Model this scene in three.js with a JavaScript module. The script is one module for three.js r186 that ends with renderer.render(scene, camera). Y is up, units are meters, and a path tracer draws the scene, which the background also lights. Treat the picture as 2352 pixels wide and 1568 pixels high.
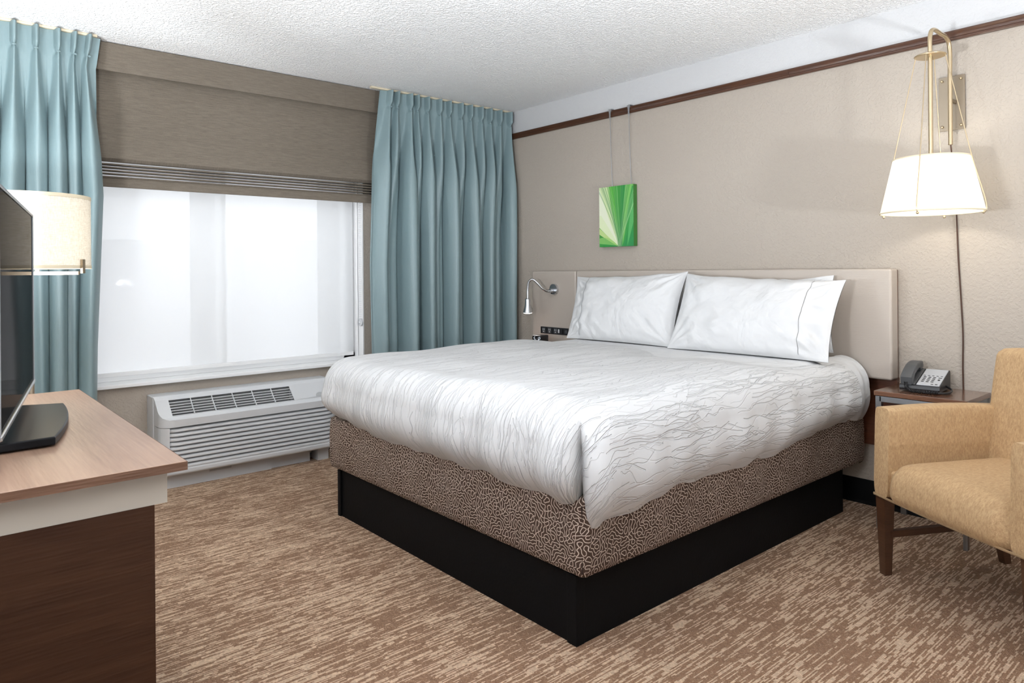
import * as THREE from 'three';
import { RoundedBoxGeometry } from 'three/addons/geometries/RoundedBoxGeometry.js';
import { mergeGeometries, mergeVertices, toCreasedNormals } from 'three/addons/utils/BufferGeometryUtils.js';
import { RectAreaLightUniformsLib } from 'three/addons/lights/RectAreaLightUniformsLib.js';
RectAreaLightUniformsLib.init();

// ------------------------------------------------------------------ camera, sky, exposure
const scene = new THREE.Scene();
const renderer = new THREE.WebGLRenderer({ antialias: true });
renderer.toneMapping = THREE.LinearToneMapping;
renderer.toneMappingExposure = 1.22;
renderer.shadowMap.enabled = true;

const FOCAL = 1616, YAW = 49.35 * Math.PI / 180, ROLL = -0.485 * Math.PI / 180;
const camera = new THREE.PerspectiveCamera(2 * Math.atan(784 / FOCAL) * 180 / Math.PI, 1.5, 0.05, 100);
{
  const F = new THREE.Vector3(-Math.sin(YAW), 0, -Math.cos(YAW)), R = new THREE.Vector3(Math.cos(YAW), 0, -Math.sin(YAW)), U = new THREE.Vector3(0, 1, 0);
  const c = Math.cos(ROLL), s = Math.sin(ROLL);
  const right = R.clone().multiplyScalar(c).addScaledVector(U, s), up = U.clone().multiplyScalar(c).addScaledVector(R, -s);
  camera.quaternion.setFromRotationMatrix(new THREE.Matrix4().makeBasis(right, up, F.clone().negate()));
  camera.position.set(4.257, 1.15, 3.539);
  camera.setViewOffset(2352, 1568, 0, 784 - 621, 2352, 1568);   // rising-front lens: the horizon lies above the middle
  camera.updateProjectionMatrix();
}
const SKY = 2.3;
scene.background = new THREE.Color().setRGB(0.95, 0.985, 1.03);
scene.backgroundIntensity = SKY;
const FILL_MAIN = 258, FILL_CORNER = 92, FILL_SIDE = 160, SCONCE = 0.20, FLOOR_LAMP = 0.42, READING = 1.0;  // the first three power added fill lights that stand unseen

// room: window wall at x = 0, headboard wall at z = 0
const ROOM = { x1: 5.5, z1: 3.85, h: 2.366 };

// ------------------------------------------------------------------ helpers
function rng(seed) { let a = seed >>> 0; return () => { a = (a + 0x6D2B79F5) | 0; let t = Math.imul(a ^ (a >>> 15), 1 | a); t = (t + Math.imul(t ^ (t >>> 7), 61 | t)) ^ t; return ((t ^ (t >>> 14)) >>> 0) / 4294967296; }; }
const clamp = (x, a = 0, b = 1) => Math.min(b, Math.max(a, x));
const lerp = (a, b, t) => a + (b - a) * t;
const smooth = (a, b, x) => { const t = clamp((x - a) / (b - a)); return t * t * (3 - 2 * t); };
const V3 = (x, y, z) => new THREE.Vector3(x, y, z);
const used = {};
function numbered(name) { const n = used[name] ?? 0; used[name] = n + 1; return n ? `${name}_${String(n).padStart(3, '0')}` : name; }
function finish(o) { o.castShadow = true; o.receiveShadow = true; return o; }
function mesh(name, geo, mat, parent = null) { const m = finish(new THREE.Mesh(geo, mat)); m.name = parent ? name : numbered(name); (parent ?? scene).add(m); return m; }
function tag(o, label, category, group) { o.userData.label = label; o.userData.category = category; if (group) o.userData.group = group; return o; }
function thing(name, label, category, pos = [0, 0, 0], turn = 0, group) { const g = new THREE.Group(); g.name = numbered(name); g.position.set(...pos); g.rotation.y = turn; scene.add(g); return tag(g, label, category, group); }
function structure(o) { o.userData.kind = 'structure'; return o; }
function structGroup(name) { const g = new THREE.Group(); g.name = numbered(name); scene.add(g); return structure(g); }

// uv in metres, by the axis that each face looks along
function metric(geo) {
  const g = geo.index ? geo.toNonIndexed() : geo, p = g.attributes.position, uv = new Float32Array(p.count * 2);
  const a = V3(), b = V3(), c = V3();
  for (let i = 0; i < p.count; i += 3) {
    a.fromBufferAttribute(p, i); b.fromBufferAttribute(p, i + 1).sub(a); c.fromBufferAttribute(p, i + 2).sub(a);
    b.cross(c); const nx = Math.abs(b.x), ny = Math.abs(b.y), nz = Math.abs(b.z);
    for (let k = 0; k < 3; k++) {
      const x = p.getX(i + k), y = p.getY(i + k), z = p.getZ(i + k);
      const [u, v] = nx > ny && nx > nz ? [z, y] : ny > nz ? [x, z] : [x, y];
      uv[(i + k) * 2] = u; uv[(i + k) * 2 + 1] = v;
    }
  }
  g.setAttribute('uv', new THREE.BufferAttribute(uv, 2));
  return g;
}
const box = (w, h, d, x = 0, y = 0, z = 0, r = 0) => { const g = r ? new RoundedBoxGeometry(w, h, d, 3, Math.min(r, w / 2.01, h / 2.01, d / 2.01)) : new THREE.BoxGeometry(w, h, d); g.translate(x, y, z); return metric(g); };
// a box by its limits
const span = (x0, x1, y0, y1, z0, z1, r = 0) => box(x1 - x0, y1 - y0, z1 - z0, (x0 + x1) / 2, (y0 + y1) / 2, (z0 + z1) / 2, r);
const cyl = (r0, r1, h, x = 0, y = 0, z = 0, seg = 32) => { const g = new THREE.CylinderGeometry(r0, r1, h, seg); g.translate(x, y, z); return g.toNonIndexed(); };
const tube = (pts, r, seg = 60, rs = 10, closed = false) => new THREE.TubeGeometry(new THREE.CatmullRomCurve3(pts.map((p) => V3(...p)), closed, 'centripetal'), seg, r, rs, closed).toNonIndexed();
const lathe = (pts, seg = 48) => new THREE.LatheGeometry(pts.map((p) => new THREE.Vector2(...p)), seg);
const merge = (...g) => mergeGeometries(g.flat().map((q) => { q = q.index ? q.toNonIndexed() : q; for (const k of Object.keys(q.attributes)) if (!['position', 'normal', 'uv'].includes(k)) q.deleteAttribute(k); return q; }));
// a profile in (a, b), drawn out along z from z0 to z1; a = x, b = y
function extrude(profile, z0, z1, closed = true, crease = 0.6) {
  const pos = [], n = profile.length, end = closed ? n : n - 1;
  for (let i = 0; i < end; i++) {
    const [a, b] = profile[i], [c, d] = profile[(i + 1) % n];
    pos.push(a, b, z0, c, d, z0, c, d, z1, a, b, z0, c, d, z1, a, b, z1);
  }
  if (closed) {
    const tri = THREE.ShapeUtils.triangulateShape(profile.map((p) => new THREE.Vector2(...p)), []);
    for (const [i, j, k] of tri) for (const [zz, o] of [[z0, [i, j, k]], [z1, [i, k, j]]]) for (const q of o) pos.push(profile[q][0], profile[q][1], zz);
  }
  const g = new THREE.BufferGeometry(); g.setAttribute('position', new THREE.Float32BufferAttribute(pos, 3)); g.computeVertexNormals();
  return toCreasedNormals(metric(g), crease);
}
// grid of points f(u, v) -> [x, y, z, s, t]
function sheet(nu, nv, f) {
  const pos = [], uv = [], idx = [];
  for (let j = 0; j <= nv; j++) for (let i = 0; i <= nu; i++) { const q = f(i / nu, j / nv); pos.push(q[0], q[1], q[2]); uv.push(q[3] ?? i / nu, q[4] ?? j / nv); }
  for (let j = 0; j < nv; j++) for (let i = 0; i < nu; i++) { const a = j * (nu + 1) + i, b = a + 1, c = a + nu + 1, d = c + 1; idx.push(a, b, d, a, d, c); }
  const g = new THREE.BufferGeometry();
  g.setAttribute('position', new THREE.Float32BufferAttribute(pos, 3)); g.setAttribute('uv', new THREE.Float32BufferAttribute(uv, 2)); g.setIndex(idx); g.computeVertexNormals();
  return g;
}

// ------------------------------------------------------------------ noise and textures
function lattice(seed) { const r = rng(seed), t = new Float32Array(65536); for (let i = 0; i < 65536; i++) t[i] = r(); return t; }
const LAT = lattice(11);
function vnoise(x, y, px, py, s = 0) {   // value noise, repeating after px, py cells
  const xi = Math.floor(x), yi = Math.floor(y), fx = x - xi, fy = y - yi, u = fx * fx * (3 - 2 * fx), v = fy * fy * (3 - 2 * fy);
  const h = (a, b) => LAT[((((a % px) + px) % px) * 157 + (((b % py) + py) % py) * 3271 + s * 7919) & 65535];
  return lerp(lerp(h(xi, yi), h(xi + 1, yi), u), lerp(h(xi, yi + 1), h(xi + 1, yi + 1), u), v);
}
function fbm(x, y, px, py, oct = 4, s = 0) { let a = 0.5, t = 0, n = 0; for (let o = 0; o < oct; o++) { t += a * vnoise(x, y, px, py, s + o); n += a; a *= 0.5; x *= 2; y *= 2; px *= 2; py *= 2; } return t / n; }
const toS = (c) => { c = clamp(c); return Math.round(255 * (c <= 0.0031308 ? 12.92 * c : 1.055 * Math.pow(c, 1 / 2.4) - 0.055)); };
function colourTex(w, h, metres, f, metresV = metres) {   // f gives linear colours
  const d = new Uint8Array(w * h * 4);
  for (let y = 0; y < h; y++) for (let x = 0; x < w; x++) { const c = f(x / w, y / h, x, y), i = (y * w + x) * 4; d[i] = toS(c[0]); d[i + 1] = toS(c[1]); d[i + 2] = toS(c[2]); d[i + 3] = 255; }
  return setTex(new THREE.DataTexture(d, w, h), metres, true, metresV);
}
function valueTex(w, h, metres, f, metresV = metres) {
  const d = new Uint8Array(w * h * 4);
  for (let y = 0; y < h; y++) for (let x = 0; x < w; x++) { const c = Math.round(255 * clamp(f(x / w, y / h, x, y))), i = (y * w + x) * 4; d[i] = d[i + 1] = d[i + 2] = c; d[i + 3] = 255; }
  return setTex(new THREE.DataTexture(d, w, h), metres, false, metresV);
}
function setTex(t, metres, srgb, metresV = metres) {
  t.wrapS = t.wrapT = THREE.RepeatWrapping; t.magFilter = THREE.LinearFilter; t.minFilter = THREE.LinearMipmapLinearFilter; t.generateMipmaps = true;
  t.repeat.set(1 / metres, 1 / metresV); if (srgb) t.colorSpace = THREE.SRGBColorSpace; t.needsUpdate = true; return t;
}
const mix3 = (a, b, t) => [lerp(a[0], b[0], t), lerp(a[1], b[1], t), lerp(a[2], b[2], t)];
const rgb = (r, g, b) => new THREE.Color().setRGB(r, g, b);
function mat(color, roughness = 0.6, extra = {}) { return new THREE.MeshPhysicalMaterial({ color: Array.isArray(color) ? rgb(...color) : color, roughness, side: THREE.DoubleSide, ...extra }); }

// painted plaster with an orange-peel finish
const plasterBump = valueTex(768, 768, 0.6, (u, v) => { const a = fbm(u * 64, v * 64, 64, 64, 3, 1), b = fbm(u * 130, v * 130, 130, 130, 2, 7); return 0.55 * smooth(0.42, 0.62, a) + 0.3 * b; });
const M = {};
M.wall = mat([0.43, 0.378, 0.322], 0.75, { bumpMap: plasterBump, bumpScale: 0.0014 });
M.wallWhite = mat([0.60, 0.60, 0.605], 0.8, { bumpMap: plasterBump, bumpScale: 0.0010 });
const popcorn = valueTex(1024, 1024, 0.8, (u, v) => { const a = fbm(u * 110, v * 110, 110, 110, 3, 3); return smooth(0.3, 0.72, a); });
M.paintPlain = mat([0.78, 0.78, 0.785], 0.8, { bumpMap: plasterBump, bumpScale: 0.0010 });
M.ceiling = mat([0.90, 0.90, 0.90], 0.9, { bumpMap: popcorn, bumpScale: 0.004 });

// loop-pile carpet: rows of tufts along z, two yarns in broken streaks
{
  const W = 2048, H = 2048, rowPx = 5, rows = Math.floor(W / rowPx), r = rng(5), state = [];
  for (let k = 0; k < rows; k++) {
    const s = new Uint8Array(H); let y = 0, on = r() < 0.5;
    while (y < H) {
      const patch = vnoise(k / 26, y / 300, 16, 8, 21), len = on ? 16 + 230 * Math.pow(r(), 1.9) * (0.5 + 0.8 * patch) : 16 + 330 * Math.pow(r(), 1.6) * (1.4 - 0.9 * patch);
      for (let q = 0; q < len && y < H; q++, y++) s[y] = on ? 1 : 0;
      on = !on;
    }
    if (k && r() < 0.12) { const o = Math.floor(r() * H); for (let q = 0; q < 700; q++) s[(o + q) % H] = state[k - 1][(o + q) % H]; }
    state.push(s);
  }
  const tuft = (k, y) => vnoise(k * 1.0 + 0.5, y / 5.2 + (k % 2) * 0.5, rows, 394, 31);
  const dark = [0.215, 0.109, 0.056], light = [0.62, 0.44, 0.30];
  M.carpet = mat([1, 1, 1], 0.92, {
    map: colourTex(W, H, 1.7, (u, v, x, y) => {
      const k = Math.min(rows - 1, Math.floor((x + 1.6 * (vnoise(x / 9, y / 12, 228, 171, 4) - 0.5)) / rowPx + rows) % rows), t = tuft(k, y), sp = vnoise(x / 3, y / 3, 683, 683, 9);
      const s = state[k][y], c = mix3(dark, light, s ? 0.75 + 0.35 * t : sp > 0.8 ? 0.55 : 0.12 * t), m = 0.82 + 0.36 * t;
      return [c[0] * m, c[1] * m, c[2] * m];
    }),
    bumpMap: valueTex(W, H, 1.7, (u, v, x, y) => { const k = Math.floor(x / rowPx) % rows, f = ((x % rowPx) + 0.5) / rowPx; return (0.35 + 0.65 * Math.sin(Math.PI * f)) * (0.45 + 0.55 * tuft(k, y)) * (state[k][y] ? 1 : 0.82); }),
    bumpScale: 0.005, sheen: 0.35, sheenRoughness: 0.5, sheenColor: rgb(0.75, 0.68, 0.6),
  });
}
// woods: grain runs along u
function wood(a, b, seed, metres, roughness, extra = {}, stretch = 26) {
  return mat([1, 1, 1], roughness, {
    map: colourTex(512, 512, metres, (u, v) => { const w = fbm(u * 3, v * 12, 3, 12, 3, seed), g = fbm(u * 4 + w * 1.2, v * stretch * 4, 4, stretch * 4, 3, seed + 3), p = fbm(u * 14, v * 220, 14, 220, 2, seed + 8); return mix3(a, b, clamp(0.55 * w + 0.75 * g - 0.28 + 0.25 * (p - 0.5))); }),
    bumpMap: valueTex(512, 512, metres, (u, v) => fbm(u * 14, v * 220, 14, 220, 2, seed + 8)), bumpScale: 0.0006, ...extra,
  });
}
M.dresserTop = wood([0.235, 0.138, 0.090], [0.37, 0.24, 0.166], 41, 0.7, 0.42, { clearcoat: 0.35, clearcoatRoughness: 0.35 });
M.dresserEdge = wood([0.105, 0.050, 0.028], [0.17, 0.088, 0.052], 43, 0.7, 0.45);
M.dresserSide = wood([0.034, 0.013, 0.006], [0.066, 0.028, 0.013], 47, 0.8, 0.55, { specularIntensity: 0.4 }, 12);
M.nightTop = wood([0.13, 0.055, 0.028], [0.20, 0.092, 0.050], 53, 0.5, 0.22, { clearcoat: 0.8, clearcoatRoughness: 0.12 });
M.panelWood = wood([0.085, 0.026, 0.012], [0.15, 0.05, 0.024], 59, 0.6, 0.4);
M.railWood = wood([0.042, 0.014, 0.006], [0.105, 0.040, 0.017], 61, 0.5, 0.28, { clearcoat: 0.5, clearcoatRoughness: 0.2 }, 14);
M.legWood = wood([0.060, 0.026, 0.013], [0.105, 0.048, 0.024], 67, 0.4, 0.35);
// fabrics
const slub = (seed) => ({
  map: colourTex(768, 768, 0.55, (u, v) => { const a = fbm(u * 14, v * 230, 14, 230, 3, seed), b = vnoise(u * 300, v * 300, 300, 300, seed + 5); return mix3([0.112, 0.092, 0.069], [0.192, 0.162, 0.128], clamp(0.5 + 0.9 * (a - 0.5) + 0.35 * (b - 0.5))); }),
  bumpMap: valueTex(512, 512, 0.37, (u, v) => 0.6 * fbm(u * 8, v * 128, 8, 128, 3, seed) + 0.4 * vnoise(u * 240, v * 240, 240, 240, seed + 9)), bumpScale: 0.0008,
});
M.roman = mat([1, 1, 1], 0.85, { ...slub(71) });
const silkBump = valueTex(512, 512, 0.25, (u, v) => 0.7 * fbm(u * 200, v * 12, 200, 12, 2, 77) + 0.3 * fbm(u * 5, v * 5, 5, 5, 3, 79));
M.curtain = mat([0.205, 0.285, 0.300], 0.42, { bumpMap: silkBump, bumpScale: 0.0005, sheen: 0.6, sheenRoughness: 0.35, sheenColor: rgb(0.5, 0.62, 0.63) });
M.chair = mat([1, 1, 1], 0.8, {
  map: colourTex(768, 768, 0.4, (u, v) => { const a = fbm(u * 110, v * 44, 110, 44, 3, 83), b = fbm(u * 260, v * 120, 260, 120, 2, 88); return mix3([0.37, 0.222, 0.105], [0.56, 0.375, 0.198], clamp(0.6 + 1.1 * (a - 0.5) + 0.6 * (b - 0.5))); }),
  bumpMap: valueTex(512, 512, 0.27, (u, v) => fbm(u * 120, v * 70, 120, 70, 3, 90)), bumpScale: 0.0012, sheen: 0.25, sheenColor: rgb(0.9, 0.75, 0.55),
});
const linenBump = valueTex(512, 512, 0.14, (u, v) => 0.5 * fbm(u * 90, v * 22, 90, 22, 2, 95) + 0.5 * fbm(u * 22, v * 90, 22, 90, 2, 97));
const linenMap = colourTex(512, 512, 0.14, (u, v) => { const t = 0.5 * fbm(u * 110, v * 14, 110, 14, 2, 95) + 0.5 * fbm(u * 14, v * 110, 14, 110, 2, 97); return mix3([0.70, 0.62, 0.49], [0.92, 0.86, 0.74], clamp(0.5 + 2 * (t - 0.5))); });
M.linen = mat([1, 1, 1], 0.9, { map: linenMap, bumpMap: linenBump, bumpScale: 0.0006, transmission: 0.04, thickness: 0 });
M.shadeWhite = mat([0.93, 0.89, 0.78], 0.9, { bumpMap: linenBump, bumpScale: 0.0004, transmission: 0.40, thickness: 0 });
M.shadeTrim = mat([0.72, 0.63, 0.46], 0.8);
// bedding
M.sheet = mat([0.655, 0.655, 0.657], 0.8, { bumpMap: valueTex(512, 512, 0.6, (u, v) => fbm(u * 7 + 2 * fbm(u * 3, v * 3, 3, 3, 2, 101), v * 5, 7, 5, 4, 103)), bumpScale: 0.012 });
{
  // seersucker with long puckered strands along the bed, here and there crossing
  const S = 2048, cv = document.createElement('canvas'); cv.width = cv.height = S; const g = cv.getContext('2d'), r = rng(17);
  g.fillStyle = '#585858'; g.fillRect(0, 0, S, S); g.lineCap = 'round';
  const strand = (x, y, len, lean, w, tone) => {
    for (const ox of [-S, 0, S]) for (const oy of [-S, 0, S]) {
      if (x + ox < -300 || x + ox > S + 300 || y + oy > S + 100 || y + oy + len < -100) continue;
      g.strokeStyle = tone; g.lineWidth = w; g.beginPath(); let px = x + ox, py = y + oy; g.moveTo(px, py);
      const n = 10; for (let k = 1; k <= n; k++) { const t = k / n; g.lineTo(px + lean * t * t + 9 * Math.sin(t * 9 + x) * (1 + 0.4 * Math.sin(y)), py + len * t); }
      g.stroke();
    }
  };
  for (let k = 0; k < 620; k++) { const t = 120 + Math.floor(r() * 130); strand(r() * S, r() * S, 140 + r() * 420, (r() - 0.5) * 150, 3 + r() * 5, `rgba(${t},${t},${t},0.75)`); }
  for (let k = 0; k < 260; k++) strand(r() * S, r() * S, 90 + r() * 300, (r() - 0.5) * 190, 3 + r() * 3, 'rgba(30,30,30,0.5)');
  const t = setTex(new THREE.CanvasTexture(cv), 1.25, false);
  M.coverlet = mat([0.62, 0.62, 0.622], 0.78, { bumpMap: t, bumpScale: 0.0075 });
}
{
  // meandering cream line on brown: the border between the hills and hollows of waves of nearly one length
  const r = rng(23), waves = [], N = 1024, T = 0.31; while (waves.length < 80) { const an = r() * 6.2832, k = 12 + r() * 7, kx = Math.round(k * Math.cos(an)), ky = Math.round(k * Math.sin(an)); waves.push([kx * 2 * Math.PI, ky * 2 * Math.PI, r() * 6.283]); }
  const hill = new Uint8Array(N * N), cosT = new Float32Array(8192); for (let k = 0; k < 8192; k++) cosT[k] = Math.cos(k / 8192 * 2 * Math.PI);
  const q = 8192 / (2 * Math.PI);
  for (let y = 0; y < N; y++) for (let x = 0; x < N; x++) { let n = 0; for (const [kx, ky, p] of waves) n += cosT[Math.floor((kx * x / N + ky * y / N + p + 1256.637) * q) & 8191]; hill[y * N + x] = n > 0 ? 1 : 0; }
  M.boxFabric = mat([1, 1, 1], 0.85, {
    map: colourTex(N, N, T, (u, v, x, y) => {
      const c = hill[y * N + x]; let d = 49;
      for (let j = -6; j <= 6; j++) for (let i = -6; i <= 6; i++) { const e = i * i + j * j; if (e < d && hill[((y + j + N) % N) * N + ((x + i + N) % N)] !== c) d = e; }
      return mix3([0.58, 0.475, 0.395], [0.058, 0.030, 0.018], smooth(3.3, 5.1, Math.sqrt(d)));
    }),
    bumpMap: silkBump, bumpScale: 0.0005,
  });
}
M.black = mat([0.0045, 0.0045, 0.005], 0.6, { specularIntensity: 0.2, bumpMap: valueTex(256, 256, 0.3, (u, v) => fbm(u * 40, v * 40, 40, 40, 3, 111)), bumpScale: 0.0004 });
M.rubber = mat([0.006, 0.006, 0.0065], 0.6, { specularIntensity: 0.2 });
M.headboard = mat([0.475, 0.415, 0.36], 0.38, { bumpMap: valueTex(512, 512, 0.3, (u, v) => 0.5 * fbm(u * 4, v * 150, 4, 150, 2, 121) + 0.5 * fbm(u * 90, v * 90, 90, 90, 2, 123)), bumpScale: 0.0004 });
M.plasticWhite = mat([0.64, 0.65, 0.665], 0.45);
M.plasticGrey = mat([0.42, 0.43, 0.44], 0.5);
M.vinylWhite = mat([0.88, 0.88, 0.88], 0.4);
M.chrome = mat([0.60, 0.61, 0.63], 0.28, { metalness: 1 });
M.steel = mat([0.36, 0.38, 0.40], 0.38, { metalness: 1 });
M.brass = mat([0.62, 0.50, 0.33], 0.32, { metalness: 1 });
M.bronze = mat([0.30, 0.25, 0.19], 0.38, { metalness: 0.9 });
M.bracket = mat([0.42, 0.34, 0.25], 0.35, { metalness: 0.9 });
M.plasticBlack = mat([0.018, 0.018, 0.02], 0.35);
M.phoneGrey = mat([0.075, 0.078, 0.082], 0.42);
M.phoneFace = mat([0.52, 0.53, 0.55], 0.45);
M.glossBlack = mat([0.006, 0.006, 0.007], 0.05, { specularIntensity: 0.0006, ior: 1.45 });
M.silver = mat([0.5, 0.51, 0.52], 0.25, { metalness: 1 });
M.apron = mat([0.43, 0.385, 0.325], 0.6);
M.cordBrown = mat([0.055, 0.02, 0.008], 0.55);
M.ivory = mat([0.66, 0.58, 0.43], 0.55);
M.glass = new THREE.MeshPhysicalMaterial({ color: 0xffffff, transmission: 1, thickness: 0, roughness: 0.0, ior: 1.5, side: THREE.DoubleSide });
M.solarScreen = mat([0.94, 0.945, 0.95], 0.7, { transmission: 0.62, thickness: 0 });

// ------------------------------------------------------------------ the room shell
const WIN = { z0: 1.207, z1: 2.96, y0: 0.545, y1: 1.86 };
structure(mesh('floor', span(-0.5, ROOM.x1 + 0.15, -0.15, 0, -0.15, ROOM.z1 + 0.15), M.carpet));
structure(mesh('ceiling', span(-0.5, ROOM.x1 + 0.15, ROOM.h, ROOM.h + 0.15, -0.15, ROOM.z1 + 0.15), M.ceiling));
{
  const back = structure(mesh('wall_back', span(-0.2, ROOM.x1 + 0.15, 0, 2.16, -0.15, 0), M.wall));
  mesh('painted_band', span(-0.2, ROOM.x1 + 0.15, 2.16, ROOM.h, -0.15, 0), M.wallWhite, back);
  structure(mesh('wall_front', span(0, ROOM.x1 + 0.15, 0, ROOM.h, ROOM.z1, ROOM.z1 + 0.15), M.paintPlain));
  structure(mesh('wall_right', span(ROOM.x1, ROOM.x1 + 0.15, 0, ROOM.h, 0, ROOM.z1), M.paintPlain));
  const { z0, z1, y0, y1 } = WIN;
  structure(mesh('wall_left', merge(
    span(-0.16, 0, 0, y0, 0, ROOM.z1 + 0.15), span(-0.16, 0, y1, ROOM.h, 0, ROOM.z1 + 0.15), span(-0.16, 0, y0, y1, 0, z0), span(-0.16, 0, y0, y1, z1, ROOM.z1 + 0.15)), M.wall));
  structure(mesh('wall_outside', merge(
    span(-0.5, -0.16, 0, y0, -0.15, ROOM.z1 + 0.15), span(-0.5, -0.16, y1, ROOM.h, -0.15, ROOM.z1 + 0.15), span(-0.5, -0.16, y0, y1, -0.15, z0 + 0.095), span(-0.5, -0.16, y0, y1, z1, ROOM.z1 + 0.15),
    span(-0.66, -0.16, y0, y1, 2.078, 2.124)), mat([0.22, 0.22, 0.22], 0.9)));
}
// window: frame, middle post, two panes, sill
{
  const { z0, z1, y0, y1 } = WIN, w = structGroup('window_1'), f = M.vinylWhite;
  mesh('window_frame', merge(
    span(-0.15, -0.10, y0 + 0.013, y1, z0, z0 + 0.1, 0.004), span(-0.15, -0.10, y0 + 0.013, y1, z1 - 0.06, z1, 0.004), span(-0.15, -0.10, y1 - 0.06, y1, z0, z1, 0.004), span(-0.15, -0.10, y0 + 0.013, y0 + 0.06, z0, z1, 0.004)), f, w);
  mesh('middle_post', span(-0.155, -0.095, y0 + 0.05, y1 - 0.05, 2.078, 2.124, 0.006), f, w);
  mesh('pane', span(-0.127, -0.123, y0 + 0.06, y1 - 0.06, z0 + 0.1, 2.078), M.glass, w);
  mesh('pane', span(-0.127, -0.123, y0 + 0.06, y1 - 0.06, 2.124, z1 - 0.06), M.glass, w);
  mesh('jamb_lining', merge(span(-0.1, 0.004, y0 + 0.013, y1, z0, z0 + 0.008), span(-0.1, 0.004, y0 + 0.013, y1, z1 - 0.008, z1)), f, w);
  mesh('window_sill', span(-0.14, 0.042, y0 - 0.006, y0 + 0.013, z0 - 0.01, z1 + 0.02, 0.004), f, w);
}
// picture rail of stained wood: a moulded profile run along the wall in two lengths
{
  const prof = [[0, 2.155], [0.012, 2.155], [0.016, 2.159], [0.016, 2.166], [0.011, 2.170], [0.013, 2.178], [0.019, 2.186], [0.022, 2.190], [0.022, 2.196], [0.0, 2.196]];
  const rail = structGroup('trim_1');
  for (const [a, b] of [[0, 2.4005], [2.4015, ROOM.x1]]) { const h = extrude(prof, 0, b - a, true, 0.5); h.rotateY(-Math.PI / 2); h.translate(b, 0, 0); mesh('rail_length', metric(h), M.railWood, rail); }
}
{
  const cove = [[0, 0], [0.016, 0], [0.012, 0.006], [0.006, 0.014], [0.005, 0.114], [0.003, 0.118], [0, 0.118]];
  const g = extrude(cove, 0, ROOM.x1, true, 0.5); g.rotateY(-Math.PI / 2); g.translate(ROOM.x1, 0, 0); structure(mesh('baseboard_back', metric(g), M.rubber));
  const g2 = extrude(cove, 0.02, ROOM.z1, true, 0.5); structure(mesh('baseboard_left', g2, M.rubber));
}

// ------------------------------------------------------------------ outside the window
{
  const b = mat([0.74, 0.74, 0.75], 0.9);
  const building = (label, ...a) => tag(mesh('building', span(...a), b), label, 'building');
  building('pale flat roofed building seen through the right window pane', -20, -14, -7, 2.03, -12, -1.83);
  building('lower pale building wing seen through the left window pane', -20, -14, -7, 1.70, -1.82, -0.735);
  building('pale sloping roofed building at the far left of the window', -20, -14, -7, 1.95, -0.73, 3.5);
  structure(mesh('ground', span(-60, -0.7, -7.2, -7, -60, 60), mat([0.45, 0.45, 0.44], 0.95)));
}

// ------------------------------------------------------------------ shades and curtains
{
  const { z0, z1 } = WIN;
  const s = thing('roller_shade', 'white see-through roller shade filling the window opening', 'roller shade', [-0.07, 0, 0]);
  mesh('screen_fabric', box(0.0012, 1.25, z1 - z0 - 0.06, 0, 0.612 + 0.625, (z0 + z1) / 2 + 0.012), M.solarScreen, s);
  mesh('hem_bar', box(0.014, 0.024, z1 - z0 - 0.06, 0, 0.600, (z0 + z1) / 2 + 0.012, 0.004), M.vinylWhite, s);
  mesh('side_channel', box(0.03, 1.27, 0.012, 0, 0.565 + 0.635, z0 + 0.018, 0.003), M.vinylWhite, s);
  const beads = []; for (let k = 0; k < 74; k++) { const y = 0.81 + k * 0.0125; for (const x of [0.045, 0.063]) { const b = new THREE.SphereGeometry(0.0022, 6, 5); b.translate(x, y, z0 + 0.016); beads.push(b.toNonIndexed()); } }
  mesh('bead_chain', merge(beads), M.plasticWhite, s);
  const disc = new THREE.CylinderGeometry(0.026, 0.026, 0.01, 28); disc.rotateX(Math.PI / 2); disc.translate(0.054, 0.809, z0 + 0.014);
  const hub = new THREE.SphereGeometry(0.010, 16, 10); hub.translate(0.054, 0.809, z0 + 0.020);
  mesh('chain_tensioner', merge(disc, hub), M.plasticWhite, s);
}
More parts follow.
